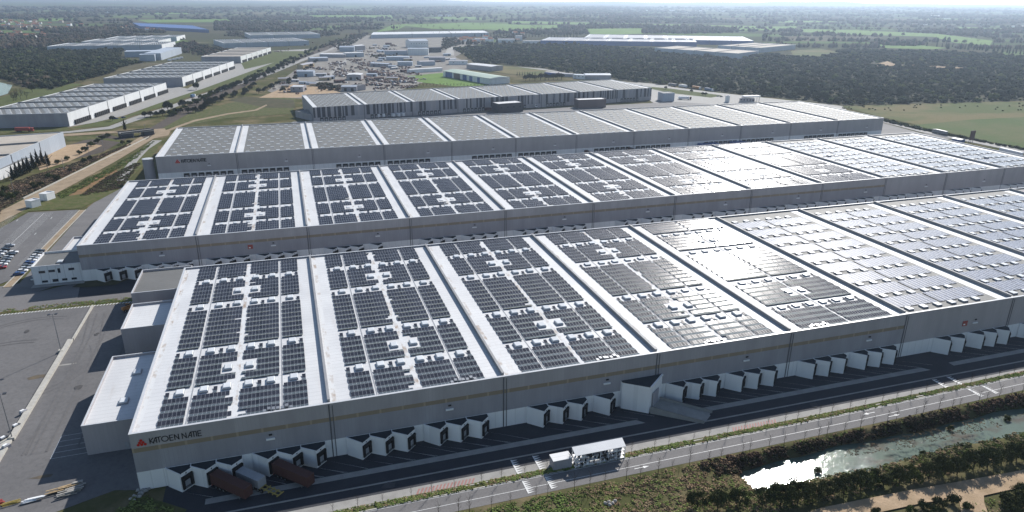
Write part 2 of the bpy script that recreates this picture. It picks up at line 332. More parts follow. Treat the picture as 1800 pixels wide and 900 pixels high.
def water_mat():
    m, nt, b = new_mat('river_water'); v = pos(nt); n = noise(nt, pos(nt, (.5, 1, 1)), .12, 4)
    c = ramp(nt, n, [(.40, (.125, .168, .13)), (.56, (.11, .145, .112)), (.66, (.10, .085, .06))]); lnk(nt, c, b.inputs['Base Color'])
    b.inputs['Roughness'].default_value = .06; b.inputs['IOR'].default_value = 1.33
    h1 = math_(nt, 'MULTIPLY', noise(nt, v, 2.2, 6, .8), .9); msk = ramp(nt, noise(nt, v, .5, 3), [(.45, (0, 0, 0)), (.62, (1, 1, 1))])
    h2 = math_(nt, 'MULTIPLY', ramp(nt, noise(nt, v, 4.5, 2), [(.62, (0, 0, 0)), (.72, (1, 1, 1))]), msk)
    bump(nt, b, math_(nt, 'ADD', noise(nt, v, .8, 4, .65), math_(nt, 'MULTIPLY', h2, .25)), .30, .11); return m
m_water = water_mat()
sheet('water', [(141, -56), (560, -56), (560, -24), (141, -24)], -2.55, m_water)
# -- yards and roads round the three halls
X1 = 620.
sheet('yard', [(6, -12), (X1, -12), (X1, 0.2), (6, 0.2)], .03, m_asphd)
sheet('service_road', [(10, -19), (X1, -19), (X1, -12), (10, -12)], .03, m_asphd)
sheet('pavement', [(15, -22.3), (X1, -22.3), (X1, -19), (15, -19)], .03, m_conc)
for a, b_ in ((16, 136), (150, 243), (253, 330), (340, 440), (450, X1)):
    sheet('concrete_strip', [(a, -10.4), (b_, -10.4), (b_-2, -8.2), (a, -8.2)], .06, m_conc)
k_ = MB(); k_.box(10, -15.2, 0, X1, -14.7, .12, m_conc); kind(k_.build('kerb'), 'structure')
k_ = MB(); k_.box(25, -22.6, 0, X1, -22.3, .14, m_cwall); kind(k_.build('kerb'), 'structure')
rd = [(-40, -24.6), (20, -24.8), (90, -24.6), (200, -24.3), (270, -22.9), (X1, -20)]
def off(l, d): return [(x, y+d) for x, y in l]
strip('road', off(rd, -2.9), 6.6, .03, m_road); k2 = off(rd, .5)
strip('kerb', k2, .35, .10, m_cwall)
strip('road_marking', off(rd, -3.3), .16, .06, m_paint); strip('road_marking', off(rd, .1), .14, .06, m_paint)
strip('grass_verge', off(rd, 1.6), 2.3, .03, m_grass)
def crossing(x, y0, y1, z=.06):
    mb = MB(); n = 7; dy = (y1-y0)/n
    for e, s in ((x, 1), (x+6.2, 1)):
        mb.box(e-.25, y0, z, e+.05, y1, z+.005, m_paint)
        for i in range(n): mb.face([(e, y0+i*dy, z+.002), (e+1.7, y0+(i+.5)*dy, z+.002), (e, y0+(i+.8)*dy, z+.002)], m_paint)
    kind(mb.build('road_marking'), 'structure')
crossing(93.2, -29.9, -24.9); crossing(93, -21.8, -15.6); crossing(244, -28.4, -23.6); crossing(238, -21.8, -15.6)
def arrow(x, y, s=1):
    mb = MB(); mb.face([(x, y-.12, .065), (x+s*2.6, y-.12, .065), (x+s*2.6, y+.12, .065), (x, y+.12, .065)][::s], m_paint)
    mb.face([(x+s*2.6, y-.5, .065), (x+s*4.4, y, .065), (x+s*2.6, y+.5, .065)][::s], m_paint); kind(mb.build('road_marking'), 'structure')
arrow(123, -28.9); arrow(205, -25.7, -1); arrow(207, -28.9)
for x0 in (66, 158, 264):
    mb = MB()
    for i in range(16): mb.face([(x0+i*.95, -22, .065), (x0+.5+i*.95, -22, .065), (x0+1.5+i*.95, -20, .065), (x0+1+i*.95, -20, .065)], m_pred)
    kind(mb.build('road_marking'), 'structure')
# parking-bay lines in front of the docks, each a painted stripe at the dock angle
TIPS = [10.3, 16.2, 22.2, 31, 37, 43, 54.9, 61, 67, 76, 82, 88, 106.4, 112.4, 118.4, 127.4, 151.8, 157.8, 163.8, 173, 179, 185, 200.3, 206.4, 212.6, 221.4, 227.5, 233.5, 257.5, 263.9, 272.8, 278.8, 284.9, 298, 304, 310, 319, 325, 331, 346, 352, 358, 367, 373, 379]
mb = MB()
for t in TIPS:
    for d in (.4, 2.9):
        x, y = t+d, -3.9+d-.6; L = (10.2+y-.0)/.66; mb.face([(x, y, .06), (x+.14, y-.1, .06), (x+.14+L*.75, -8.1, .06), (x+L*.75, -8.1, .06)][::-1], m_paint)
kind(mb.build('road_marking'), 'structure')
# west yard
sheet('yard', [(-130, -9), (-34, -9), (-6, 2), (0, 0.2), (0, 117), (-21.5, 127), (-37, 127.8), (-130, 131)], .02, m_asph)
pxs('grass_verge', [(0, 545), (120, 533), (240, 521), (262, 518), (262, 526), (240, 530), (0, 553)], .05, m_grass)
sheet('service_road', [(-130, 134.5), (-22, 130.5), (0, 128), (60, 127.5), (X1, 127.5), (X1, 158), (-48, 158), (-62, 151), (-66, 165), (-80, 162), (-130, 140)], .03, m_road)
sheet('yard', [(-45, 139), (-22, 139), (X1, 139), (X1, 158), (-48, 158)], .06, m_asphd)
sheet('yard', [(-45, 312), (X1, 312), (X1, 340), (-45, 340)], .06, m_road)
mb = MB()
for i in range(64):
    x = -90+i*1.15
    if x < -21: mb.face([(x, 128.4-(x+70)*.02, .07), (x+.6, 128.4-(x+70)*.02, .07), (x+1.1, 129.6-(x+70)*.02, .07), (x+.5, 129.6-(x+70)*.02, .07)], m_paint)
kind(mb.build('road_marking'), 'structure')
mb = MB()
for i in range(5): y = 21+i*2.7; mb.face([(-25, y, .05), (-14, y+.3, .05), (-14, y+.42, .05), (-25, y+.12, .05)], m_paint)
mb.face([(-25.1, 21, .052), (-24.9, 21, .052), (-24.9, 32, .052), (-25.1, 32, .052)], m_paint); kind(mb.build('road_marking'), 'structure')
sheet('grass_verge', [(-17, 60.5), (-3, 60.5), (-3, 100), (-17.5, 100)], .05, m_wood)
sheet('grass_verge', [(-120, -18), (-60, -14), (-9, -10), (2, -3), (12, -11), (8, -24), (-40, -40)], .04, m_grass)
# earth stains on the asphalt are in the place itself
def blotch(cx, cy, rx, ry, m, z=.05):
    return sheet('dirt_patch', [(cx+rx*(.7+.5*R_.random())*math.cos(a*.5), cy+ry*(.7+.5*R_.random())*math.sin(a*.5)) for a in range(12)], z, m)
m_stain = M('dusty_stain', (.16, .13, .09), (.115, .1, .085), .9, .5, .2)
blotch(*G(262/4, 675-12+0), 3.5, 1.6, m_stain); blotch(*G(75, 838), 3, .8, m_stain); blotch(*G(117, 641), 3.2, .5, m_conc)
rq = random.Random(8); m_patch = M('asphalt_repair', (.10, .098, .10), (.08, .078, .08), .9, .4, .3); m_tyre = M('tyre_marks', (.145, .141, .142), (.115, .112, .114), .85, .6, .3)
for i in range(9):
    x, y, L_, W_ = rq.uniform(40, 280), rq.choice([-13, -17]), rq.uniform(2, 9), rq.uniform(.8, 2); sheet('asphalt_patch', [(x, y), (x+L_, y), (x+L_, y+W_), (x, y+W_)], .05, m_patch if y < -20 else m_asphd)
for i in range(9):
    cx_, cy_, r_1, a0_ = rq.uniform(-110, -50), rq.uniform(40, 110), rq.uniform(12, 30), rq.uniform(0, 6)
    for dr in (0, 2.1): strip('tyre_marks', [(cx_+(r_1+dr)*math.cos(a0_+t*.16), cy_+(r_1+dr)*math.sin(a0_+t*.16)) for t in range(10)], .4, .05, m_tyre)
for i in range(6): x = -33+rq.uniform(0, 14); strip('tyre_marks', [(x, 25), (x+rq.uniform(-1, 1), 60), (x+rq.uniform(-2, 2), 95), (x+rq.uniform(-5, 3), 120)], .45, .05, m_tyre)
for i, (x, y) in enumerate([(35, -6), (60, -16.5), (98, -16.5), (150, -6.5), (190, -17), (-27, 60), (-30, 100), (-70, 80), (-55, 110)]): blotch(x, y, rq.uniform(.8, 2.2), rq.uniform(.6, 1.4), m_patch)
# car park and its drive
pk = [G(-60, 460), G(0, 402), G(50, 374), G(138, 369), G(60, 468), G(36, 486), G(0, 500), G(-60, 530)]
sheet('yard', pk, .05, m_asph)
sheet('service_road', [(-72.5, 160), (-62, 151), (-47, 165), (-47.2, 310), (-60, 330), (-68, 320), (-72, 285)], .05, m_road)
mb = MB()
for i in range(52):
    y = 188+i*1.75
    for x in (-80.2, -92.6, -97.8, -110): mb.face([(x, y, .08), (x+4.6, y, .08), (x+4.6, y+.16, .08), (x, y+.16, .08)], m_paint)
mb.face([(-93, 190, .082), (-92.8, 190, .082), (-92.8, 278, .082), (-93, 278, .082)], m_paint)
for y in (205, 236, 265):
    for x in (-86.5, -103): mb.face([(x, y, .082), (x+.3, y, .082), (x+.3, y+3, .082), (x, y+3, .082)], m_paint)
kind(mb.build('road_marking'), 'structure')
strip('pavement', [(-76, 160), (-75.2, 185), (-74.6, 230), (-73.6, 279)], 3.0, .08, m_dirt)
strip('kerb', [(-77.6, 160), (-76.8, 185), (-76.2, 230), (-75.2, 279)], .5, .14, m_cwall); strip('kerb', [(-74.3, 160), (-73.5, 185), (-73.0, 230), (-72.0, 279)], .5, .14, m_cwall)
# track, railway, distributor road and embankments on the left
pxs('path', [(-30, 395), (0, 372), (100, 322), (200, 268), (262, 232), (300, 231), (296, 238), (270, 244), (200, 286), (100, 340), (0, 392), (-30, 408)], .05, m_dirt)
pxs('path', [(268, 247), (285, 247), (262, 262), (243, 282), (232, 300), (222, 320), (205, 318), (215, 300), (240, 270)], .06, m_conc)
pxs('bank', [(100, 342), (205, 290), (272, 246), (290, 246), (240, 278), (200, 302), (110, 350)], .055, m_grass)
pxs('bank', [(118, 345), (150, 322), (238, 277), (240, 285), (190, 310), (142, 342)], .065, m_orange)
pxs('bank', [(142, 344), (190, 311), (240, 286), (246, 288), (212, 332), (150, 344)], .062, m_scrub)
pxs('scrub', [(-20, 420), (-20, 350), (30, 318), (110, 295), (230, 255), (258, 240), (190, 270), (42, 348), (0, 372)], .03, m_scrub)
pxs('ditch', [(100, 262), (185, 235), (222, 245), (180, 268), (110, 285)], .04, m_rail)
pxs('railway', [(258, 246), (244, 238), (330, 185), (450, 132), (560, 86), (640, 58), (655, 58), (575, 88), (465, 136), (350, 190), (285, 226)], .05, m_rail)
DEF.append(('path', [(284, 232), (300, 226), (340, 211.5), (400, 199.5), (448, 193), (468, 184), (470, 185.5), (452, 194.5), (402, 201.5), (342, 214), (302, 229), (288, 235)], .06, m_dirt))
rl = [(-20, 240), (40, 237), (120, 231), (190, 223), (232, 207), (290, 189), (345, 169), (400, 151), (470, 128), (545, 98), (575, 88), (620, 66)]
pxs('road', rl+[(628, 66), (583, 88), (553, 99), (482, 129), (412, 152), (357, 171), (300, 192), (242, 212), (196, 227), (122, 234), (40, 240), (-20, 243)], .05, m_conc)
pxs('road', [(112, 236), (175, 232), (235, 229), (262, 232), (262, 228), (290, 226), (292, 230), (262, 236), (235, 232), (160, 237), (112, 240)], .06, m_dirt)
pxs('grass_verge', [(190, 222), (232, 204), (290, 186), (345, 166), (400, 148), (470, 124), (545, 96), (545, 90), (480, 98), (430, 118), (350, 152), (290, 176), (220, 205), (120, 226)], .04, m_grassg)
pxs('grass_verge', [(112, 240), (160, 240), (215, 247), (210, 250), (170, 245), (120, 248)], .06, m_grass)
pxs('grass_verge', [(0, 225), (120, 222), (122, 230), (0, 236)], .05, m_grass)
pxs('yard', [(118, 224), (200, 192), (215, 184), (285, 150), (300, 150), (330, 156), (405, 112), (430, 112), (470, 90), (545, 86), (450, 122), (360, 155), (290, 178), (220, 203), (165, 216)], .03, m_conc)
pxs('grass_verge', [(420, 104), (478, 90), (545, 90), (560, 85), (545, 96), (490, 108), (430, 122)], .045, m_grassg)
pxs('grass_verge', [(0, 192), (0, 172), (60, 152), (110, 146), (145, 148), (0, 200)], .03, m_grassg)
pxs('grass_verge', [(290, 200), (350, 195), (440, 172), (520, 172), (515, 200), (400, 208), (285, 228)], .03, m_grass)
pxs('grass_verge', [(520, 190), (470, 190), (400, 176), (430, 170), (516, 176)], .04, m_scrub)
pxs('grass_verge', [(205, 300), (272, 252), (285, 248), (268, 275), (225, 318)], .05, m_grass)
pxs('grass_verge', [(0, 402), (60, 355), (120, 345), (212, 332), (175, 352), (142, 367), (50, 372)], .052, m_grass)
pxs('yard', [(60, 278), (112, 256), (150, 252), (180, 256), (120, 285), (70, 300)], .05, m_sand)
# industrial estate floor
pxs('yard', [(470, 160), (550, 100), (640, 62), (860, 68), (800, 100), (840, 120), (780, 133), (700, 160), (560, 175), (500, 172)], .03, m_gravel)
pxs('road', [(548, 148), (560, 140), (590, 120), (607, 104), (613, 104), (600, 120), (572, 140), (556, 150)], .06, m_conc)
pxs('yard', [(455, 172), (515, 148), (590, 150), (600, 166), (520, 172)], .05, m_sand)
pxs('yard', [(1100, 150), (1130, 143), (1180, 153), (1260, 163), (1400, 178), (1480, 186), (1490, 195), (1300, 190), (1150, 182)], .03, m_conc)
pxs('grass_verge', [(1112, 150), (1180, 156), (1270, 168), (1250, 172), (1180, 164)], .05, m_grassg)
pxs('field', [(715, 134), (780, 128), (820, 140), (862, 150), (800, 152), (735, 144)], .05, m_fgreen)
pxs('field', [(860, 125), (885, 116), (955, 122), (1000, 132), (930, 132), (895, 130)], .05, m_fdry)
pxs('road', [(905, 117), (960, 124), (1010, 133), (1100, 148), (1180, 153), (1180, 151), (1100, 144), (1010, 131), (955, 121)], .06, m_conc)
pxs('road', [(782, 95), (792, 75), (797, 75), (798, 98)], .06, m_conc)
for a_ in DEF: pxs(*a_, now=True)
DEF = []
pxs('yard', [(515, 214), (560, 212), (1190, 179), (1330, 190), (1140, 228), (470, 242)], .03, m_road)
# right-hand meadow, perimeter road
pxs('field', [(1478, 187), (1560, 184), (1800, 178), (2150, 168), (2150, 300), (1800, 264), (1640, 226), (1553, 207)], .02, m_fdry)
pxs('field', [(1600, 221), (1700, 211), (1800, 206), (2150, 198), (2150, 300), (1800, 262), (1720, 245), (1640, 228)], .02, m_fmid)
pxs('road', [(1552, 210), (1640, 230), (1720, 247), (1800, 262), (1900, 285), (1900, 291), (1790, 268), (1700, 249), (1620, 233), (1550, 215)], .05, m_conc)
pxs('service_road', [(1550, 216), (1640, 240), (1800, 276), (1900, 300), (1900, 340), (1750, 290), (1600, 236), (1540, 240)], .03, m_road)
# far fields and bare plots
for k, (px, m) in enumerate([
    ([(700, 44), (820, 40), (1000, 47), (900, 56), (860, 52), (760, 51)], m_fgreen), ([(870, 46), (990, 44), (930, 55), (880, 53)], m_fgreen), ([(1030, 51), (1130, 50), (1130, 60), (1035, 62)], m_fgreen),
    ([(900, 37), (1130, 42), (1330, 46), (1330, 49), (1100, 45), (900, 41)], m_fgreen), ([(1280, 48), (1400, 46), (1400, 53), (1300, 54)], m_fgreen),
    ([(1350, 50), (1500, 53), (1650, 60), (1745, 72), (1740, 80), (1680, 76), (1640, 65), (1450, 60)], m_fgreen), ([(1530, 79), (1600, 78), (1665, 85), (1640, 87), (1560, 85)], m_fgreen),
    ([(1390, 90), (1440, 86), (1480, 93), (1440, 100), (1395, 100)], m_fdry), ([(1680, 47), (1760, 50), (1790, 58), (1700, 56)], m_fgreen), ([(1350, 36), (1450, 37), (1480, 39), (1370, 40)], m_fgreen),
    ([(500, 27), (690, 27), (690, 33), (560, 33)], m_fgreen), ([(240, 35), (400, 34), (410, 39), (260, 40)], m_fgreen), ([(60, 33), (130, 33), (120, 37), (60, 37)], m_fgreen), ([(250, 20), (330, 21), (330, 25), (250, 25)], m_fgreen),
    ([(1090, 8), (1200, 10), (1300, 13), (1200, 14)], m_fdry), ([(760, 30), (840, 30), (850, 34), (770, 34)], m_fgreen), ([(660, 57), (690, 44), (720, 42), (700, 52)], m_fgreen), ([(1520, 118), (1560, 108), (1570, 112), (1600, 117), (1560, 116)], m_sand), ([(1590, 113), (1700, 120), (1720, 122), (1620, 118)], m_sand)]):
    pxs('field', px, .5 if k < 17 else .2, m)
for a_ in DEF: pxs(*a_, now=True)
pxs('water', [(-20, 143), (0, 145), (22, 150), (14, 165), (-20, 175)], .05, m_water)
strip('path', [G(*p) for p in [(-10, 137), (10, 139), (30, 144), (45, 151)]], 5, .07, m_dirt)
# sandy track by the river
strip('path', [(140, -59.5), (160, -58.5), (172, -59.2), (186, -59.8), (201, -61.5), (219, -62.4), (260, -63), (330, -62)], [3.6, 4.6, 5, 4.8, 6, 5.4, 5.4, 5.4], .04, m_sand)
strip('path', [(203, -60.8), (198, -64.5), (194, -69), (188, -76)], [4.5, 5.5, 6, 6.5], .06, m_sand)

# ================================================================ the big halls
def panel(mb, x0, y0, z0, x1, y1, z1, t=.045):
    """one framed module, lower edge at y0/z0, upper at y1/z1"""
    w = (x1-x0); n = int(round(w/1.03)); a = [(x0, y0, z0), (x1, y0, z0), (x1, y1, z1), (x0, y1, z1)]
    mb.face(a, m_solar if mb.kind_ == 'S' else m_solarf, [(0, 0), (n, 0), (n, mb.rowsuv), (0, mb.rowsuv)])
    lo = [(x, y, z-.06) for x, y, z in a]
    for i in range(4): j = (i+1) % 4; mb.face([lo[i], lo[j], a[j], a[i]], m_side)
DEP, TILT = 1.78, math.radians(10)
def tents(mb, x0, n, y0, rows, z, phase=0, skip=None, jag={}):
    """alternating east/west-style rows: nearest slope falls away from the viewer's side"""
    hh = math.sin(TILT)*DEP
    for r in range(rows):
        ya, yb = y0+r*DEP+.07, y0+(r+1)*DEP-.07; za, zb = ((z+.14+hh, z+.14) if (r+phase) % 2 == 0 else (z+.14, z+.14+hh))
        a, b = x0, x0+n*1.03
        if r in jag: a, b = (a+1.03*jag[r][1], b) if jag[r][0] else (a, b-1.03*jag[r][1])
        runs = [(a, b)]
        if skip:
            s0, s1, r0, r1 = skip
            if r0 <= r < r1: runs = [q for q in ((a, s0), (s1, b)) if q[1]-q[0] > .9]
        for p, q in runs: panel(mb, p, ya, za, q, yb, zb)
BL = [(.7, 8), (20.3, 10), (43.9, 16), (79.2, 10), (102.3, 8)]; SKY = [17.7, 40.9, 76, 99.6]; SX = [9.6, 15.7, 21.6, 27.3, 33.2, 39.4]
def q_strip(x0, x1, z, D):
    pass
_arr = {}
def arrays(kindn, var=0):
    if (kindn, var) in _arr: return _arr[kindn, var]
    out = []; rj = random.Random(31+var)
    if kindn == 'S': cols = [(5.9, 6), (13.2, 10), (25.2, 10), (36.6, 6)]
    elif kindn == 'S2': cols = [(5.6, 18), (25.6, 17)]
    if kindn in ('S', 'S2'):
        for ci, (x0, n) in enumerate(cols):
            for bi, (y0, rows) in enumerate(BL):
                mb = MB(); mb.kind_ = 'S'; mb.rowsuv = 1; x1 = x0+n*1.03; sk = None
                if bi in (1, 3):
                    if (kindn == 'S' and ci == 1) or (kindn == 'S2' and ci == 0): sk = (x1-4.12, x1, 3, 7)
                    if (kindn == 'S' and ci == 2) or (kindn == 'S2' and ci == 1): sk = (x0, x0+4.12, 3, 7)
                tents(mb, x0, n, y0, rows, 0, 0, sk, {} if not (kindn == 'S' and ci in (1, 2)) else {r: (ci == 2, rj.choice([1, 1, 2])) for r in range(rows) if rj.random() < .16})
                if bi < 4:   # the module pairs that run on between the rooflights
                    ye = y0+rows*DEP; ex = {'S': {0: [5.9], 1: [18.1], 2: [29.6], 3: [41.6]}, 'S2': {0: [5.6, 12.2, 18.4], 1: [29.8, 36.4, 41.6]}}[kindn][ci]
                    for e in ex: tents(mb, e, 1, ye, 2, 0, rows)
                out.append(mb.mesh('solar_array'))
    if kindn == 'F':
        for bi in range(9):
            for x0, n in ((2.3, 10), (20.6, 12)):
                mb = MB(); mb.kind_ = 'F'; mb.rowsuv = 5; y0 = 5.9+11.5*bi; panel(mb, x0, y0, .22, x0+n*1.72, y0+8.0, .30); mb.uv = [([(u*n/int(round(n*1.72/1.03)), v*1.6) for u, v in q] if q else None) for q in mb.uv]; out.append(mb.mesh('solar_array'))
    _arr[kindn, var] = out; return out
def sky_mesh(w, d, h):
    mb = MB(); mb.box(-w/2, -d/2, 0, w/2, d/2, h*.72, m_curb); a, b = w/2-.06, d/2-.06
    lo = [(-a, -b, h*.72), (a, -b, h*.72), (a, b, h*.72), (-a, b, h*.72)]; hi = [(-a+.2, -b+.2, h), (a-.2, -b+.2, h), (a-.2, b-.2, h), (-a+.2, b-.2, h)]
    mb.face(hi, m_sky)
    for i in range(4): j = (i+1) % 4; mb.face([lo[i], lo[j], hi[j], hi[i]], m_sky)
    return mb.mesh('skylight')
me_sky = sky_mesh(2.3, 3.0, .75); me_skyf = sky_mesh(2.4, 2.2, .6); me_skylo = sky_mesh(1.6, 2.4, .28)
def stroke(mb, pts, w, z, m):
    for (x0, y0), (x1, y1) in zip(pts[:-1], pts[1:]):
        dx, dy = x1-x0, y1-y0; l = math.hypot(dx, dy); nx, ny = -dy/l*w/2, dx/l*w/2; ex, ey = dx/l*w*.3, dy/l*w*.3
        q = [(x0-nx-ex, y0-ny-ey), (x1-nx+ex, y1-ny+ey), (x1+nx+ex, y1+ny+ey), (x0+nx-ex, y0+ny-ey)]; mb.face([(x, z, y) for x, y in q], m)
def arc(cx, cy, r, a0, a1, n=18): return [(cx+r*math.cos(math.radians(a0+(a1-a0)*k/n)), cy+r*math.sin(math.radians(a0+(a1-a0)*k/n))) for k in range(n+1)]
def logo(parent, x, z, s, y, th=.27):
    """red pyramid of six discs and the company name, as on the wall"""
    mb = MB(); r = .56*s*.66; e = s*.66
    tri = [(x-.2*s, z-.55*s), (x+4.2*s, z-.55*s), (x+2.*s, z+2.75*s)]
    for row in range(3):
        for k in range(3-row):
            cx, cz = x+.6*e+k*1.38*e+row*.69*e, z+row*1.12*e; p = arc(cx, cz, r*1.12, 0, 360, 16)[:-1]; mb.face([(a, y-.02*(1+row*3+k), b) for a, b in p], m_red)
    mb.build('emblem', parent); mb = MB(); w = th*s; h = 1.75*s; X = x+3.5*s; z0 = z-.1*s; yy = [y-.02]
    def st(*p): yy[0] -= .002; stroke(mb, [(X+a*s, z0+b*h) for a, b in p], w, yy[0], m_ink)
    for ch in 'KATOEN NATIE':
        if ch == 'K': st((0, 0), (0, 1)); st((.95, 1), (.1, .45), (1.0, 0)); X += .75*s
        elif ch == 'A': st((0, 0), (.85, 1), (1.0, 1), (1.0, 0)); st((.35, .35), (1., .35)); X += 1.05*s
        elif ch == 'T': st((0, 1), (1.2, 1)); st((.6, 1), (.6, 0)); X += 1.3*s
        elif ch == 'O':
            yy[0] -= .002; stroke(mb, [(a, b) for a, b in arc(X+.88*s, z0+h/2, .86*s, 0, 360, 24)], w, yy[0], m_ink); X += 2.15*s
        elif ch == 'E': st((.85, 0), (0, 0), (0, 1), (.85, 1)); st((0, .5), (.8, .5)); X += 1.3*s
        elif ch == 'N': st((0, 0), (0, 1), (1.05, 0), (1.05, 1)); X += 1.45*s
        elif ch == 'I': st((0, 0), (0, 1)); X += .45*s
        else: X += .55*s
    mb.build('lettering', parent)
NX, NY = .71, -.70
def dock_mesh(first):
    mb = MB(); P = [(-3.7, .2), (-3.7, -.35 if first else -1.4), (0, -3.9), (2.6, -1.4), (2.6, .2)]; mb.prism(P, 0, 5.3, m_base, m_dockroof)
    mb.prism([(-3.7, .2), (-3.7, -.36 if first else -1.42), (0, -3.93), (.12, -3.8), (-3.5, -1.1 if not first else -.1), (-3.5, .2)], 5.3, 5.5, m_base); return mb.mesh('loading_dock')
def shelter_mesh():
    mb = MB(); u = np.array([.721, .693]); n = np.array([.693, -.721]); o = np.array([1.3, -2.65])
    def bx(a0, a1, z0, z1, d0, d1, m):
        P = [o+u*a0+n*d0, o+u*a1+n*d0, o+u*a1+n*d1, o+u*a0+n*d1]; mb.prism([tuple(p) for p in P], z0, z1, m, None, True)
    bx(-1.55, -.95, .7, 4.3, 0, .5, m_black); bx(.95, 1.55, .7, 4.3, 0, .5, m_black); bx(-1.55, 1.55, 3.6, 4.3, 0, .55, m_black); bx(-1.0, 1.0, .9, 3.7, 0, .04, m_black)
    bx(-.8, .8, 1.1, 2.7, .05, .1, m_door); bx(-1.3, 1.3, .55, .85, 0, .3, m_steel); bx(-.15, .15, 4.6, 4.9, 0, .08, m_black); return mb.mesh('dock_shelter')
me_d1, me_d2, me_sh = dock_mesh(True), dock_mesh(False), shelter_mesh()
def wall_box(mb, x0, x1, y0, y1, bands=True):
    """cladding in stacked courses; each course butts on the one below"""
    cs = [(5.4, 11.1, m_cladl), (11.1, 12.35, m_band), (12.35, H, m_clad)] if bands else [(5.4, H, m_clad)]
    mb.box(x0, y0, 0, x1, y1, 5.4, m_base)
    for z0, z1, m in cs: mb.box(x0+.02, y0+.02, z0, x1-.02, y1-.02, z1, m)
def hall(name, label, x0, y0, D, fws, kinds, tips, group, dock='saw', x0s=0):
    root = thing(name, label, 'warehouse', (x0, y0, 0), group=group); n = len(fws)-1; nsky = [0]; ndock = [0]; skymb = MB()
    far_panels = None
    for k in range(n):
        a, b = fws[k]-x0, fws[k+1]-x0; kd = kinds[k]; s = (b-a)/48.; w = MB(); band = dock == 'saw' and kd != 'F'
        for yy0, yy1 in ((0, .5), (D-.5, D)): w = MB(); wall_box(w, a, b, yy0, yy1, band and yy0 == 0); w.build('wall', root)
        r = MB(); zt = H-.55; rm = m_white if kd in ('S', 'S2') else m_grey
        if kd in ('S', 'S2'): r.box(a+.3, .5, zt-.4, b-.3, D-.5, zt, rm, rm, False)
        else:
            e = 2.0*s if kd == 'F' else 4.4*s; e2 = 5.2*s if kd == 'F' else 4.4*s
            r.box(a+.3, .5, zt-.4, a+e, D-.5, zt, m_white, m_white, False); r.box(a+e, .5, zt-.4, b-e2, D-.5, zt-.003, m_grey, m_grey, False); r.box(b-e2, .5, zt-.4, b-.3, D-.5, zt, m_white, m_white, False)
        rf = r.build('roof', root)
        if kd in ('S', 'S2'):
            for gx in ((12.75, 36.2) if kd == 'S' else (24.7,)): g_ = MB(); g_.box(a+gx*s-.14, 1., zt, a+gx*s+.14, D-1., zt+.1, m_curb); g_.build('cable_tray', rf)
            g_ = MB(); g_.box(a+24.1*s-.55, .8, zt+.002, a+24.1*s+.55, D-.8, zt+.006, m_dirtline, None, False); g_.box(a+.9, .8, zt+.002, a+2.0, D-.8, zt+.006, m_dirtline, None, False); g_.build('valley_gutter', rf)
        for m_ in (arrays(kd, k % 4 if kd != 'F' else 0) if kd in ('S', 'S2', 'F') else []): o = obj('solar_array', m_, rf, (a, 0, zt)); o.scale = (s, D/117., 1)
        pts = []
        if kd in ('S', 'S2'): pts = [(x, y) for y in SKY for x in SX]+[(x, y) for y in (28.7, 87.6) for x in (21.3, 27.2)]; sm = me_sky if dock == 'saw' and y0 < 50 else me_skylo
        elif kd == 'F': pts = [(4.6+11.5*j, x) for j in range(10) for x in (4.6, 11, 17.2, 23.6, 29, 34.6)]; pts = [(x, y-.6) for y, x in pts]; sm = me_skyf
        else: pts = [(7.0+6.4*i+(2.6 if j % 2 else 0), 5+10.4*j) for j in range(11) for i in range(6)]; sm = None
        pts.sort(key=lambda p: p[1])
        for (x, y) in pts:
            if sm is not None and nsky[0] < 96:
                o = obj('skylight', sm, root, (a+x*s, y*D/117., zt)); nsky[0] += 1
                if kd == 'F' and R_.random() < .025: o.scale = (1, 1, 2.0)
            elif sm is None: skymb.box(a+x*s-1.25, y-.6, zt, a+x*s+1.25, y+.6, zt+.3, m_strip, None, False)
            else:
                hh = .55 if y0 < 50 and kd != 'F' else (.6 if kd == 'F' else .3); hh *= 2 if kd == 'F' and R_.random() < .015 else 1
                skymb.box(a+x*s-1.1, y*D/117.-1.15, zt, a+x*s+1.1, y*D/117.+1.15, zt+hh, m_curb, m_sky, False)
        fwb = MB(); yb = .9 if dock == 'saw' and k else 0
        if k > 0:
            fwb.box(a-.3, 1.2, zt, a+.3, D-.55, H+.6, m_fw); fwb.box(a-.36, 1.15, H+.6, a+.36, D-.55, H+.68, m_fw); fwb.box(a-.35, -.12, 0, a-.05, .55, H-.3, m_pipe); fwb.box(a+.6, -.1, 0, a+.8, .02, H-.6, m_pipe); fwb.build('firewall', root)
    if skymb.f: kind(skymb.build('skylight', root), 'stuff')
    L = fws[-1]-x0
    for xa, xb in ((0, .5), (L-.5, L)): w = MB(); wall_box(w, xa, xb, .5, D-.5, False); w.build('wall', root)
    p = MB()
    for q in ((-.08, -.08, L+.08, .62), (-.08, D-.62, L+.08, D+.08), (-.08, .62, .62, D-.62), (L-.62, .62, L+.08, D-.62)): p.box(q[0], q[1], H, q[2], q[3], H+.12, m_para)
    p.build('parapet', root)
    if dock == 'saw':
        prev = -99
        for t in tips:
            if not (2 < t-x0 < L-3): continue
            first = t-prev > 7; prev = t; d = obj('loading_dock', me_d1 if first else me_d2, root, (t-x0, 0, 0)); obj('dock_shelter', me_sh, d)
    elif dock == 'flat':
        me = MB(); me.box(-1.7, -.7, .6, 1.7, -.02, 4.5, m_black); me.box(-1.1, -.72, 1.0, 1.1, -.7, 3.2, m_cladl); me = me.mesh('loading_dock')
        for k in range(n):
            a, b = fws[k]-x0, fws[k+1]-x0
            for j in range(7): obj('loading_dock', me, root, ((b-5-j*4.6) if k % 2 == 0 else a+4+j*4.6, 0, 0))
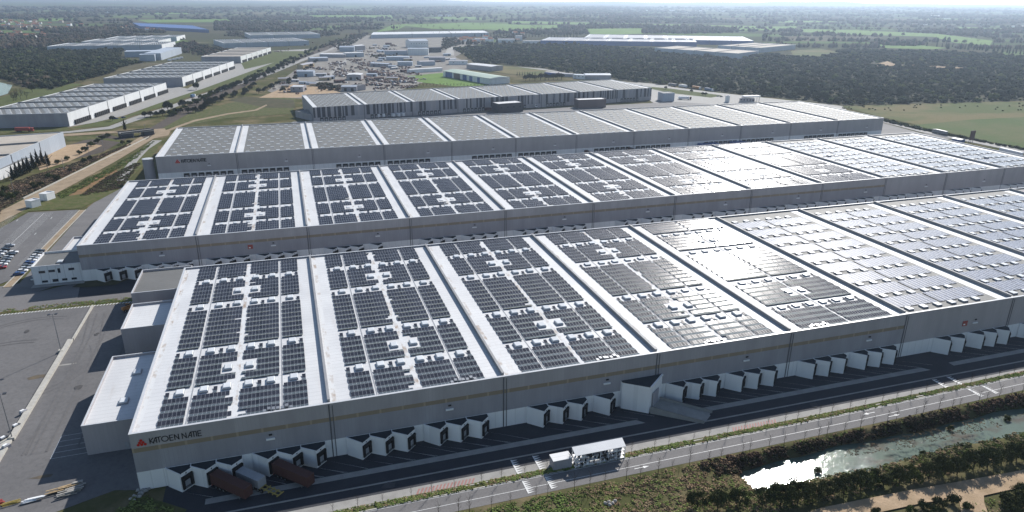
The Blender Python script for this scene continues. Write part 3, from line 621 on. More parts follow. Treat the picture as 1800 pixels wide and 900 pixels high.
    # wall lamps and extinguisher boards between the docks
    for k in range(n):
        a = fws[k]-x0; mb = MB(); mb.box(a+31, -.35, 8.6, a+33.2, -.03, 9.1, m_base); mb.box(a+31.8, -.25, 9.9, a+32.6, -.03, 10.3, m_black); mb.build('wall_lamp', root)
    return root, rf
AF = [-.6]+[0]*11
def fwx(front, back, y0, D, fit0, W, n):
    out = []
    for k in range(n):
        v = []
        if k < len(front): v.append(G(*front[k], H)[0])
        if k < len(back): v.append(G(*back[k], H)[0])
        base = fit0+W*k; out.append(.5*base+.5*sum(v)/len(v) if v else base)
    return out
A_f = [(229.5, 762.5), (574, 711), (884, 662), (1158, 622), (1396, 582), (1598, 554), (1780, 521)]
A_b = [(323, 471), (545, 450), (748, 431), (935, 409), (1102, 392.5), (1260, 383), (1404, 369), (1537, 356), (1657, 345), (1775, 333)]
B_f = [(136, 432), (343, 417), (537.5, 400), (719, 384), (887.5, 369), (1044, 355), (1186, 342.5), (1322, 331), (1445, 321), (1559, 314), (1665, 305), (1765, 296)]
B_b = [(227, 320), (377.5, 309), (525, 299), (664, 290.5), (795, 282), (917, 274), (1034, 266), (1144.5, 259), (1249, 252), (1350, 250), (1439, 244.5), (1527, 239), (1606, 234.5)]
C_f = [(276, 277.5), (412.5, 270), (544, 262), (671, 254.5), (792.5, 248), (906, 241), (1012.5, 235), (1115, 229)]
fa = fwx(A_f, A_b, 0, 117, 0, 47.95, 12); fb = fwx(B_f, B_b, 157.6, 116.7, -47.2, 47.9, 13); fc = [-41.5+49.97*k for k in range(13)]
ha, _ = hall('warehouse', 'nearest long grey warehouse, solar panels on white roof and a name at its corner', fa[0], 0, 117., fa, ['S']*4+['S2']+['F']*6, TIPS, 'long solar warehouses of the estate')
logo(ha, 1.3, 13.2, .86, -.02)
hb, _ = hall('warehouse', 'middle of three parallel halls, solar panels on roof, office at its left end', fb[0], 157.6, 116.7, fb, ['S']*8+['S2']+['F']*3, [t-48 for t in TIPS]+[t+330 for t in TIPS], 'long solar warehouses of the estate')
hc, _ = hall('warehouse', 'long warehouse with grey roof of small white rooflights and a name at its left corner', fc[0], 339.6, 114.6, fc, ['C']*12, [], 'long solar warehouses of the estate', dock='flat')
logo(hc, 11.5, 12.0, 1.12, -.02, .42)
def sign_board(root, x, z, y=-.06):
    mb = MB(); mb.box(x-1.1, y-.08, z-1, x+1.1, y, z+1, m_bred); mb.box(x-.7, y-.1, z-.6, x+.1, y-.08, z-.1, m_base); mb.build('fire_sign', root)
sign_board(ha, G(1691, 572, 8)[0]-fa[0], 9.2); sign_board(hb, G(441, 435, 8)[0]-fb[0], 9.2)
# the tall drive-in bay with its ramp
t = MB(); t.prism([(132.5, .1), (132.5, -1.2), (139.2, -6.2), (146.2, -.6), (146.2, .1)], 0, 8.9, m_base, m_dockroof); t.prism([(138.9, -6.5), (139.5, -6.5), (146.3, -.9), (145.9, -.6)], 8.9, 9.4, m_base)
tb = t.build('drive_in_bay', ha, (-fa[0], 0, 0)); t = MB(); u = np.array([.78, .62]); o = np.array([140.6, -5.2]); t.prism([tuple(o+np.array([.05, -.12])), tuple(o+u*4.2+np.array([.05, -.12])), tuple(o+u*4.2+np.array([.15, -.3])), tuple(o+np.array([.15, -.3]))], 1.2, 6.2, m_cladl); t.build('roller_door', tb)
t = MB(); a0, a1 = (139.6, -6.3), (145.0, -2.2); dx, dy = 12.5, -9.6
t.v = []; P0 = [(a0[0], a0[1]), (a1[0], a1[1]), (a1[0]+dx, a1[1]+dy), (a0[0]+dx, a0[1]+dy)]; zz = [1.4, 1.4, .05, .05]
t.face([(x, y, z) for (x, y), z in zip(P0, zz)], m_conc)
for i in (1, 3, 0, 2): j = (i+1) % 4; t.face([(P0[i][0], P0[i][1], -.2), (P0[j][0], P0[j][1], -.2), (P0[j][0], P0[j][1], zz[j]), (P0[i][0], P0[i][1], zz[i])], m_conc)
for (p, q) in ((P0[0], P0[3]), (P0[1], P0[2])):
    t.face([(p[0], p[1], 1.4), (q[0], q[1], .05), (q[0], q[1], .9), (p[0], p[1], 2.3)], m_conc); t.face([(p[0]+.2, p[1]+.2, 1.4), (q[0]+.2, q[1]+.2, .05), (q[0]+.2, q[1]+.2, .9), (p[0]+.2, p[1]+.2, 2.3)][::-1], m_conc)
t.build('ramp', tb)
# steel cages of plant by the roof edge
for k in (0, 1, 2, 3, 4):
    mb = MB(); x = fa[k]-fa[0]+(33 if k < 3 else 24)*1.; x = (fa[k]-fa[0])+[31, 33, 29, 17, 8][k]
    for i in range(7):
        mb.box(x+i*1.1, .9+(i % 2)*.5, H-.5, x+.8+i*1.1, 2.1+(i % 2)*.5, H+.1+.2*(i % 3), m_steel)
    mb.build('roof_plant', ha)
# annexes at the left end of the near hall
def annex(label, x0, x1, y0, y1, h, cat='annex', sky=2, m=m_clad, roof=m_white, win=None, name='office_annex'):
    o = thing(name, label, cat, (x0, y0, 0)); X, Y = x1-x0, y1-y0; T = .35
    for q in ((0, 0, X, T), (0, Y-T, X, Y), (0, T, T, Y-T), (X-T, T, X, Y-T)): mb = MB(); mb.box(q[0], q[1], 0, q[2], q[3], h, m); mb.build('wall', o)
    mb = MB(); mb.box(T, T, h-1.2, X-T, Y-T, h-.75, roof, roof, False); r = mb.build('roof', o)
    mb = MB(); mb.box(-.05, -.05, h, X, T, h+.1, m_para); mb.box(-.05, Y-T, h, X, Y+.05, h+.1, m_para); mb.box(-.05, T, h, T, Y-T, h+.1, m_para); mb.build('parapet', o)
    for i in range(sky): obj('skylight', me_sky, r, (X*(.52+.05*i), Y*(.28+.42*i), h-.75), 0)
    for w in win or []:
        mb = MB(); mb.box(w[0], -.06, w[1], w[0]+w[2], -.01, w[1]+w[3], m_glass); mb.box(w[0]-.12, -.1, w[1]-.15, w[0]+w[2]+.12, -.01, w[1]-.02, m_para); mb.build('window', o)
    return o
an = annex('low white-roofed block against the near end of the nearest warehouse, two rooflights on top', -15.9, fa[0]-.1, 20, 60.3, 9.2, 'building')
mb = MB(); mb.box(9.3, -.08, 0, 10.3, -.01, 2.2, m_door); mb.build('door', an)
annex('square windowless block between the two other side blocks of the nearest warehouse', -17.0, fa[0]-.1, 80, 102, 9.6, 'building', 0)
annex('grey-roofed office block at the far end of the nearest warehouse, one small window', -19.2, fa[0]-.1, 112.5, 138, 9.8, 'office', 0, roof=m_grey, win=[(2.5, 3.4, 2.2, 1.3), (15.5, 6.2, 2, 1.2)])
W8 = [(3.5, 6, 3, 1.2), (8, 6, 3, 1.2), (12.5, 5.4, 1.2, 2.4)]
annex('two-storey white office with small windows at the left end of the middle hall', -65.5, fb[0]-.1, 158.5, 178, 8.6, 'office', 1, m_wwall, m_grey, [(2.6, 5.5, 2.4, 1), (6.3, 5.6, 2.4, 1), (9.7, 5.0, 1., 2), (13.8, 5.7, 2.2, 1), (3, 1.2, 2.2, .9), (7, 1.1, 2.2, 1.2), (10.6, 1.3, 2, .9), (14.2, 1.3, 2, .9)])
annex('lower white-roofed block behind the two-storey office of the middle hall', -60, fb[0]-.1, 180.5, 204, 6.8, 'building', 0)
sheet('grass_verge', [(-50, 152), (-44, 150), (-33, 149.5), (-28.5, 155), (-33, 158.4), (-47, 158.4)], .09, m_wood); sheet('pavement', [(-66, 155), (-46, 155), (-46, 158.6), (-66, 158.6)], .12, m_conc)
cy = MB(); cy.tube((0, 0, 0), (0, 0, 14.5), 3.3, 3.3, m_cladl, 24); cy.tube((0, 0, 14.5), (0, 0, 14.8), 3.4, .3, m_para, 24); tag(cy.build('water_tank', None, (-47.5, 346, 0)), 'grey cylindrical tank at the left corner of the hall with plain grey roof', 'tank')
# ================================================================ other buildings
def bld(name, label, cat, bl, br, top, depth, wall, roof, gable=0., group=None, win=0, door=0, h=None, z=0.):
    """building from the foot of its nearest wall (two points), its height and its depth"""
    p, q = np.array(G(*bl)), np.array(G(*br)); h = h or hsol(top, bl); u = q-p; L = np.linalg.norm(u); ang = math.atan2(u[1], u[0])
    o = thing(name, label, cat, (p[0], p[1], 0), ang, group); mb = MB(); mb.box(0, 0, 0, L, depth, h, wall); wl = mb.build('wall', o)
    mb = MB(); e = .3
    if gable > 0:   # ridge along the long side
        if L >= depth:
            mb.face([(-e, -e, h+.02), (L+e, -e, h+.02), (L+e, depth/2, h+gable), (-e, depth/2, h+gable)], roof); mb.face([(-e, depth/2, h+gable), (L+e, depth/2, h+gable), (L+e, depth+e, h+.02), (-e, depth+e, h+.02)], roof)
            mb.face([(0, 0, h), (0, depth/2, h+gable-.05), (0, depth, h)], wall); mb.face([(L, 0, h), (L, depth, h), (L, depth/2, h+gable-.05)], wall)
        else:
            mb.face([(-e, -e, h+.02), (L/2, -e, h+gable), (L/2, depth+e, h+gable), (-e, depth+e, h+.02)], roof); mb.face([(L/2, -e, h+gable), (L+e, -e, h+.02), (L+e, depth+e, h+.02), (L/2, depth+e, h+gable)], roof)
            mb.face([(0, 0, h), (L, 0, h), (L/2, 0, h+gable-.05)], wall); mb.face([(0, depth, h), (L/2, depth, h+gable-.05), (L, depth, h)], wall)
    else:
        mb.box(.3, .3, h-.3, L-.3, depth-.3, h+.05, roof); mb.box(-.05, -.05, h, L+.05, .28, h+.5, wall); mb.box(-.05, depth-.28, h, L+.05, depth+.05, h+.5, wall); mb.box(-.05, .28, h, .28, depth-.28, h+.5, wall); mb.box(L-.28, .28, h, L+.05, depth-.28, h+.5, wall)
    mb.build('roof', o)
    for i in range(win):
        mb = MB(); x = L*(i+.5)/win; mb.box(x-.9, -.08, h*.55, x+.9, -.01, h*.55+1.3, m_glass); mb.build('window', o)
    for i in range(door):
        mb = MB(); x = L*(i+.6)/max(door, 1)*.9; mb.box(x-1.8, -.08, 0, x+1.8, -.01, min(4.2, h*.7), m_black); mb.build('door', o)
    return o
def shed(name, label, cat, fl, fr, br, base, wall, roof, bays=1, strips=0, fwm=None, docks=None, h=None, side=None, group=None, white=True, stripes=None, solidfw=True):
    """flat-roofed hall from three roof corners and one foot: fl,fr = nearest long/short edge, br = beyond fr"""
    h = h or hsol(fr, base); A, B, Cc = (np.array(p[:2] if len(p) == 3 else G(*p, h), float) for p in (fl, fr, br)); u = B-A; v = Cc-B; Lu, Lv = np.linalg.norm(u), np.linalg.norm(v); uu, vv = u/Lu, v/Lv
    o = thing(name, label, cat, (A[0], A[1], 0), group=group); T = .5
    def W(a, b): p = uu*a+vv*b; return (p[0], p[1])
    def bx(mb, a0, b0, a1, b1, z0, z1, m, top=None): mb.prism([W(a0, b0), W(a1, b0), W(a1, b1), W(a0, b1)], z0, z1, m, top, True)
    sw = side or wall
    mb = MB()
    if stripes:
        a = 0; kk = 0; r = random.Random(3)
        bx(mb, 0, 0, Lu, T, 0, h*.3, m_clad); 
        while a < Lu:
            kk += 1; w = r.choice([1.3, 1.8, 2.6, 3.4]); dk = kk % 2; a2 = min(Lu, a+w); bx(mb, a, 0 if not dk else .3, a2, T, h*.3, h, stripes if dk and r.random() < .75 else m_clad if r.random() < .4 else m_cladl); a = a2
    else: bx(mb, 0, 0, Lu, T, 0, h, wall)
    mb.build('wall', o)
    for a_ in ((0, Lv-T, Lu, Lv, wall), (0, T, T, Lv-T, sw), (Lu-T, T, Lu, Lv-T, sw)): mb = MB(); bx(mb, *a_[:4], 0, h, a_[4]); mb.build('wall', o)
    mb = MB(); bx(mb, T, T, Lu-T, Lv-T, h-.9, h-.5, roof); r_ = mb.build('roof', o)
    mb = MB(); bx(mb, -.05, -.05, Lu+.05, T, h, h+.15, m_para); bx(mb, -.05, Lv-T, Lu+.05, Lv+.05, h, h+.15, m_para); bx(mb, -.05, T, T, Lv-T, h, h+.15, m_para); bx(mb, Lu-T, T, Lu+.05, Lv-T, h, h+.15, m_para); mb.build('parapet', o)
    along = bays > 0; nb = abs(bays)   # bays > 0: firewalls cut the u side
    for k in range(1, nb):
        mb = MB(); t = k/nb
        if along: bx(mb, Lu*t-.4, T, Lu*t+.4, Lv-T, h-.5, h+.7, fwm or m_fw); bx(mb, Lu*t-.35, -.2, Lu*t+.35, -.01, 0, h-.1, m_pipe)
        else: bx(mb, T, Lv*t-.4, Lu-T, Lv*t+.4, h-.5, h+.7, fwm or m_fw); bx(mb, Lu+.01, Lv*t-.35, Lu+.2, Lv*t+.35, 0, h-.1, m_pipe)
        mb.build('firewall', o)
    if white and along:
        mb = MB()
        for k in range(nb):
            a, b = Lu*k/nb, Lu*(k+1)/nb
            bx(mb, a+.6, T+.1, a+4.6, Lv-T-.1, h-.49, h-.44, m_white); bx(mb, b-4.6, T+.1, b-.6, Lv-T-.1, h-.49, h-.44, m_white)
        mb.build('roof_edge_strip', r_)
    if strips:
        mb = MB()
        if along:
            for k in range(nb):
                a, b = Lu*k/nb, Lu*(k+1)/nb; n = 7; m2 = max(3, int(Lv/8.5))
                for i in range(n):
                    for j in range(m2): c = a+6+(b-a-12)*(i+.25+.5*(j % 2))/n; d = 5+(Lv-10)*(j+.5)/m2; bx(mb, c-1, d-.6, c+1, d+.6, h-.5, h-.2, m_strip)
        else:
            for k in range(nb):
                a, b = Lv*k/nb, Lv*(k+1)/nb; n = 5; m2 = max(3, int(Lu/9))
                for i in range(n):
                    for j in range(m2): c = 5+(Lu-10)*(j+.3+.5*(i % 2))/m2; d = a+3+(b-a-6)*(i+.5)/n; bx(mb, c-2.2, d-.8, c+2.2, d+.8, h-.5, h-.2, m_strip)
        kind(mb.build('rooflight', o), 'stuff')
    if docks == 'u':
        for k in range(nb):
            for j in range(6 if nb < 9 else 5):
                mb = MB(); c = Lu*(k+.12)/nb+j*4.4; bx(mb, c, -.5, c+3, -.01, .5, 4.2, m_black); bx(mb, c+.6, -.52, c+2.4, -.5, 1, 3, m_door); mb.build('loading_dock', o)
    if docks == 'v':
        for k in range(nb):
            for j in range(8):
                c = Lv*(k+.25)/nb+j*4.0
                if c+3 < Lv*(k+1)/nb: mb = MB(); bx(mb, Lu+.01, c, Lu+1.3, c+2.8, .5, 4.6, m_black); mb.build('loading_dock', o)
    return o, h
shed('warehouse', 'hall with dark and pale vertical stripes on its facade, behind the plain grey roof', 'warehouse', (550, 189), (1146, 154.5), (1075, 139.5), (551, 212), m_cladl, m_grey, 8, 1, docks='u', h=14.5, stripes=m_dwall)
bld('stair_block', 'lower block at the left end of the striped hall', 'building', (520, 206), (549, 213), (518, 189), 24, m_cladl, m_grey, h=6)
bld('dock_office', 'glazed dark office box with a white rim in front of the striped hall', 'office', (876, 200), (919.5, 196.5), (876, 183.5), 16, m_dwall, m_white, win=4)
bld('dock_office', 'office box with brown panels and a white pillar in front of the striped hall', 'office', (1016.7, 191), (1065, 189), (1016.7, 176.4), 13, m_brown, m_white)
bld('gate_office', 'grey and dark office box off the right end of the striped hall', 'office', (1165, 178.7), (1185, 178), (1165, 164.7), 14, m_pblue, m_grey)
shed('warehouse', 'left warehouse with white dock wall and grey roof, cut off by the picture edge', 'warehouse', (-60, 203), (117.5, 199), (291.7, 145.3), (120, 221.7), m_cladl, m_grey, -6, 1, docks='v', side=m_wwall, white=False, h=12.6)
shed('warehouse', 'second left warehouse up the road, white dock wall and rooflights on grey', 'warehouse', (181, 137.5), (319.7, 135.8), (410.8, 107.5), (321.7, 151.3), m_cladl, m_grey, -6, 1, docks='v', side=m_wwall, white=False, h=12.5)
shed('warehouse', 'beige-roofed warehouse with a pale ribbed wall at the left edge, nearest on that side', 'warehouse', (G(-40, 297, 12)[0]-70, G(-40, 297, 12)[1]-12, 1), (-40, 297), (110.8, 231.7), (0, 302), m_pblue, m_beige, -3, 0, side=m_pblue, white=False, h=12)
shed('warehouse', 'third left warehouse up the road with beige roof and white side wall', 'warehouse', (353, 99.5), (422.5, 99.2), (475.8, 83.3), (424, 110), m_cladl, m_beige, -6, 0, docks='v', side=m_wwall, white=False, h=12)
bld('annex_block', 'flat white annex with a row of doors beside the beige-roofed warehouse', 'building', (0, 317), (60, 292), (0, 292), 7, m_base, m_grey, h=6)
o_ = thing('silo', 'squat ribbed round tank by the wall of the beige-roofed warehouse', 'tank', (*G(57, 280), 0)); mb = MB(); mb.tube((0, 0, 0), (0, 0, 9.5), 4.2, 4.2, m_steel, 24); mb.build('tank_shell', o_); mb = MB(); mb.tube((0, 0, 9.5), (0, 0, 10), 4.3, .2, m_para, 24); mb.build('lid', o_)
bld('cold_store', 'blue-grey shed with pale flat roof by the left wood, nearest of three', 'building', (246, 108), (273, 107.5), (246, 96.5), 26, m_pblue, m_pblue)
bld('cold_store', 'long blue-grey shed behind the other two by the left wood', 'building', (220, 101), (272, 100), (220, 91), 40, m_pblue, m_pblue)
bld('cold_store', 'white-ended blue-grey shed, rightmost of three by the left wood', 'building', (284, 106), (320, 94), (284, 94), 30, m_pblue, m_pblue)
def farhall(label, fl, fr, br, base, wall, roof, bays=5, side=None, st=0, h=11): return shed('warehouse', label, 'warehouse', fl, fr, br, base, wall, roof, bays, st, side=side, h=h, white=st > 1)
farhall('far white-streaked warehouse beyond the left wood, nearest of that cluster', (82, 81.5), (284, 78.5), (308, 73), (284, 83), m_pblue, m_grey, 5, m_wwall, 2)
farhall('far warehouse beyond the left wood, middle of the cluster', (143, 73.2), (278, 72), (300, 67), (278, 76), m_pblue, m_grey, 4, m_wwall, 2)
farhall('far warehouse beyond the left wood, backmost of the cluster', (185, 68), (310, 65), (325, 61), (310, 69), m_pblue, m_grey, 4, m_wwall, 2)
farhall('far long blue-roofed hall near the village', (246, 46), (367, 52), (338, 44.5), (367, 55), m_bluew, m_bluew, 1, None, 0, 10)
farhall('pale blue warehouse with a long ribbed front beside the road, nearer of two', (394, 76), (543, 71.5), (515, 66), (394, 84), m_pblue, m_grey, 4, None, 2)
farhall('pale blue warehouse behind the one with the long ribbed front', (440, 62), (563, 60), (545, 55.5), (440, 67), m_pblue, m_grey, 3, None, 2)
farhall('far white-roofed warehouse with blue-grey front beyond the industrial estate', (652, 61), (859, 57.5), (850, 53.5), (652, 69), m_pblue, m_white, 3)
farhall('far blue-walled warehouse beyond the pine wood, nearer long one', (950, 71), (1225, 74), (1220, 68), (1225, 82), m_bluew, m_cladl, 7, None, 2)
farhall('far blue-walled warehouse beyond the pine wood, larger one behind', (1025, 67.3), (1325, 72), (1305, 64), (1325, 77), m_bluew, m_cladl, 8, None, 2)
farhall('beige-roofed warehouse at the far edge of the pine wood, nearer of two', (1151, 84), (1297, 94), (1334, 89.5), (1297, 102.5), m_pblue, m_beige, 4)
farhall('beige-roofed warehouse at the far edge of the pine wood, further of two', (1262, 80), (1337, 84), (1399, 78.5), (1337, 92.5), m_pblue, m_beige, 3)
IB = [('grey shed with a white gable end beside the estate road', (522, 135), (551, 135), (522, 125.5), 16, m_pblue, m_pblue, 1.5, 0, 1),
 ('white shed with flat pale roof nearest the railway', (511, 162), (533, 162), (511, 153), 20, m_cladl, m_white, 0, 2, 0),
 ('shed with a bright white roof in the middle of the scrap yards', (610, 141), (635, 141), (610, 131.5), 24, m_clad, m_white, .6, 0, 2),
 ('small white shed with two dark doors just behind the striped hall', (600, 160.7), (627, 160.7), (600, 152.3), 13, m_cladl, m_pblue, 1., 0, 2),
 ('grey lean-to against the small white shed behind the striped hall', (628, 159.5), (643, 158), (628, 151), 13, m_clad, m_grey, 0, 0, 0),
 ('long low shed with a bright white roof, left half', (562, 101), (607, 101.5), (562, 95), 26, m_cladl, m_white, .6, 0, 0),
 ('long low shed with a bright white roof, right half', (608, 101), (640, 100), (608, 93.5), 22, m_pblue, m_white, .6, 0, 1),
 ('grey gabled shed beside the railway hedge', (546, 108.5), (577, 107.5), (546, 102.5), 24, m_clad, m_pblue, 1.2, 0, 0),
 ('beige house beside the railway hedge', (533, 121.5), (553, 117.5), (533, 114.5), 11, m_tan, m_cladl, 1.8, 3, 0),
 ('pale round-roofed store at the top of the estate road, left one', (597, 91), (623, 91), (597, 83), 20, m_pblue, m_pblue, 2.5, 0, 0),
 ('pale store at the top of the estate road, right one', (626, 90), (642, 88.5), (626, 81), 20, m_cladl, m_white, 1.5, 0, 0),
 ('tall pale hall with a gabled roof and slit windows', (721, 84), (753, 83), (721, 72.5), 28, m_wwall, m_pblue, 4, 7, 0),
 ('wide pale block in front of the tall gabled hall', (717, 97), (753, 97), (717, 85.5), 22, m_wwall, m_pblue, 1, 0, 0),
 ('pale shed joined to the left of the tall hall', (676, 96.5), (716, 96.5), (676, 89.5), 16, m_pblue, m_cladl, 1, 0, 1),
 ('dark office with pale ledges right of the tall hall', (754, 92.5), (776, 92), (754, 84), 14, m_dwall, m_cladl, 0, 4, 0),
 ('blue-grey shed in the estate centre, behind the scrap', (679, 106.5), (719, 106.5), (679, 100), 20, m_pblue, m_pblue, 1, 0, 0),
 ('low grey workshop with dark doors among the scrap heaps', (651, 117), (682, 118.5), (651, 111), 14, m_cladl, m_pblue, .8, 3, 0),
 ('blue-grey shed right of the low grey workshop', (699, 116), (725, 116), (699, 109), 16, m_pblue, m_pblue, .8, 0, 0),
 ('grey shed near the middle of the estate, right side', (739, 116), (765, 115), (739, 108.5), 18, m_pblue, m_clad, .8, 0, 0),
 ('pale shed by the lane into the wood', (754, 108.5), (783, 108.5), (754, 101), 16, m_cladl, m_cladl, 1, 0, 0),
 ('long low white shed left of the blue and white stepped hall', (721, 129), (778, 125.5), (721, 122.5), 11, m_wwall, m_white, .5, 0, 0),
 ('pale workshop at the edge of the pine wood', (789, 114), (822, 114), (789, 107), 18, m_wwall, m_cladl, .8, 2, 0),
 ('grey hall with shallow pale gable beside the pine wood', (820, 120.5), (864, 125.5), (820, 112.5), 26, m_clad, m_white, 1.2, 0, 0),
 ('small blue store by the lane below the pine wood', (957, 131), (975, 133), (957, 126.5), 10, m_bluew, m_cladl, .5, 0, 0),
 ('pale store beside the small blue store below the wood', (976, 133.5), (1005, 135.5), (976, 128.5), 11, m_cladl, m_cladl, .5, 1, 0),
 ('blue and white depot below the wood', (1007, 138), (1028, 139.5), (1007, 131), 12, m_wwall, m_pblue, .4, 3, 0),
 ('grey gabled depot directly behind the right end of the striped hall', (1029, 139.5), (1074, 139.5), (1029, 132), 24, m_clad, m_pblue, 1.5, 0, 0)]
for i, (lab, bl, br, tp, d, wl, rf, gb, wn, dr) in enumerate(IB): bld('industrial_shed', lab, 'shed', bl, br, tp, d, wl, rf, gb, win=wn, door=dr)
sm_ = []
for w_, r_2 in ((m_cladl, m_white), (m_pblue, m_pblue), (m_tan, m_cladl), (m_tred, m_tred)):
    mb = MB(); mb.box(-6, -3, 0, 6, 3, 3.2, w_); mb.face([(-6.2, -3.2, 3.21), (6.2, -3.2, 3.21), (6.2, 0, 4), (-6.2, 0, 4)], r_2); mb.face([(-6.2, 0, 4), (6.2, 0, 4), (6.2, 3.2, 3.21), (-6.2, 3.2, 3.21)], r_2); mb.box(2, -3.05, 0, 4, -3.01, 2.5, m_black); sm_.append(mb.mesh('storage_shed'))
rq = random.Random(12)
for i in range(46):
    a, b = [(575, 148, 745, 118), (640, 112, 800, 98), (480, 160, 600, 128), (630, 96, 715, 76)][i % 4][:2], [(575, 148, 745, 118), (640, 112, 800, 98), (480, 160, 600, 128), (630, 96, 715, 76)][i % 4][2:]
    tag(obj('storage_shed', sm_[rq.randrange(4)], None, (*G(rq.uniform(a[0], b[0]), rq.uniform(b[1], a[1])), 0), rq.uniform(-.5, .5), rq.uniform(.7, 1.5)), 'small storage shed among the scrap and material yards behind the striped hall', 'shed', 'small sheds in the scrap yards')
# stepped blue and white hall: alternate wall panels, pale green roof
m_green = M('pale_green_roof', (.36, .44, .36), (.3, .38, .32), .6, .1)
p, q = np.array(G(779, 134.5)), np.array(G(862, 149)); u = q-p; L = np.linalg.norm(u); o_ = thing('industrial_hall', 'hall with blue, white and brown wall panels and a pale green roof', 'hall', (*p, 0), math.atan2(u[1], u[0]))
a = 0
for w, m, hh in ((5, m_wwall, 8), (14, m_bluew, 9.5), (3, m_wwall, 9), (13, m_brown, 9), (5, m_wwall, 9), (8, m_bluew, 9), (5, m_wwall, 9), (6, m_bluew, 8.5), (9, m_wwall, 8.5), (5, m_bluew, 8.5), (19, m_wwall, 8)):
    mb = MB(); mb.box(a*L/92, 0, 0, (a+w)*L/92-.02, 34, hh-1, m, m); mb.build('wall', o_); a += w
mb = MB(); mb.face([(0, -.3, 8.6), (L, -.3, 8.6), (L, 17, 10.6), (0, 17, 10.6)], m_green); mb.face([(0, 17, 10.6), (L, 17, 10.6), (L, 34.3, 8.6), (0, 34.3, 8.6)], m_green); mb.face([(L, 0, 7.4), (L, 34, 7.4), (L, 34, 8.6), (L, 17, 10.5), (L, 0, 8.6)], m_wwall); mb.face([(0, 0, 7.4), (L, 0, 7.4), (L, 0, 8.6), (0, 0, 8.6)], m_wwall); mb.build('roof', o_)
for i, (lab, bl, br, tp, d) in enumerate([('white depot with silos above the pine wood, left block', (876, 75), (905, 75), (876, 69), 25), ('tall white silo block above the pine wood', (907, 72), (918, 72), (907, 63), 14), ('long pale depot above the pine wood, right of the silo block', (920, 77), (952, 77), (920, 72), 20), ('pale low store left of the depot above the pine wood', (835, 73), (868, 73), (835, 68.5), 22)]):
    bld('depot', lab, 'depot', bl, br, tp, d, m_wwall, m_cladl, .8)
# gatehouses on the right perimeter
bld('gatehouse', 'small blue-sided kiosk with white roof on the right perimeter road', 'kiosk', (1672, 248), (1688, 251), (1672, 243), 6, m_bluew, m_white, .5)
bld('gatehouse', 'white portal block of the lorry park at the edge of the wood', 'kiosk', (1276, 180), (1282, 180), (1276, 169), 4, m_wwall, m_white)
bld('gatehouse', 'low grey control office of the lorry park', 'kiosk', (1300, 180), (1326, 181), (1300, 173), 8, m_clad, m_cladl, win=5)
o_ = thing('gate_canopy', 'white raised canopy over the lorry park gate', 'canopy', (*G(1308, 180), 0), -.1); mb = MB(); mb.box(0, 0, 6.2, 21, 7, 7.4, m_base); mb.build('canopy_roof', o_)
for x, y in ((1, 1), (20, 1), (1, 6), (20, 6)): mb = MB(); mb.box(x-.2, y-.2, 0, x+.2, y+.2, 6.2, m_steel); mb.build('post', o_)
o_ = thing('billboard', 'tall dark red board on posts beside the right perimeter road', 'billboard', (*G(1706, 253), 0), .1); mb = MB(); mb.box(-3, -.2, 3.5, 3, .2, 11.5, m_tred); mb.build('board', o_)
for x in (-2.4, 0, 2.4): mb = MB(); mb.box(x-.15, .2, 0, x+.15, .5, 11, m_steel); mb.build('post', o_)
# far village and farm houses
_hm = []
for wall_ in (m_hwall, m_base):
    mb = MB(); mb.box(-5, -4, 0, 5, 4, 5, wall_); mb.face([(-5.4, -4.4, 4.8), (5.4, -4.4, 4.8), (5.4, 0, 7.2), (-5.4, 0, 7.2)], m_tile); mb.face([(-5.4, 0, 7.2), (5.4, 0, 7.2), (5.4, 4.4, 4.8), (-5.4, 4.4, 4.8)], m_tile)
    mb.face([(-5, -4, 5), (-5, 0, 7.1), (-5, 4, 5)], wall_); mb.face([(5, -4, 5), (5, 4, 5), (5, 0, 7.1)], wall_); _hm.append(mb.mesh('house'))
rs = random.Random(5)
vill = [(rs.uniform(-10, 70), rs.uniform(37, 48)) for _ in range(26)]+[(rs.uniform(20, 145), rs.uniform(39, 52)) for _ in range(26)]+[(rs.uniform(-10, 80), rs.uniform(55, 68)) for _ in range(26)]+[(rs.uniform(185, 300), rs.uniform(34, 58)) for _ in range(10)]
for px, py in vill: tag(obj('house', _hm[rs.random() < .25], None, (*G(px, py), 0), rs.uniform(-.6, .6), rs.uniform(.9, 1.5)), 'small tiled house in the far village on the left', 'house', 'houses of the far village')
est = [(rs.uniform(800, 870), rs.uniform(68, 78)) for _ in range(16)]+[(rs.uniform(900, 925), rs.uniform(60, 73)) for _ in range(5)]
for px, py in est: tag(obj('house', _hm[rs.random() < .5], None, (*G(px, py), 0), rs.uniform(-.3, .3), rs.uniform(1., 1.6)), 'low pink-roofed building at the top edge of the pine wood', 'house', 'low buildings above the pine wood')
fm = MB(); fm.box(-35, -10, 0, 35, 10, 7, m_base, m_white); fm = fm.mesh('farm_shed')
for i, (px, py, s, lab) in enumerate([(782, 28.5, 1.2, 'long white far barn beyond the green fields, left'), (1135, 19, .7, 'far white shed, leftmost of the row near the horizon'), (1182, 19, 1, 'far bright white shed near the horizon, second from left'), (1228, 19.5, 1, 'far bright white shed near the horizon, third from left'), (1275, 20.5, 1.2, 'far white shed near the horizon, rightmost of the row'), (1640, 29, 1.3, 'long far white shed at right, in front of the hazy plain'), (195, 22.5, 1.1, 'far white shed beyond the village'), (1630, 44, .5, 'white far farmhouse group at right'), (1790, 48, .9, 'far white shed at the right edge'), (1070, 26, .7, 'far pale shed above the blue warehouses'), (1665, 33, .6, 'small far shed right of the long white one')]):
    tag(obj('farm_shed', fm, None, (*G(px, py), 0), rs.uniform(-.3, .3), s), lab, 'barn')
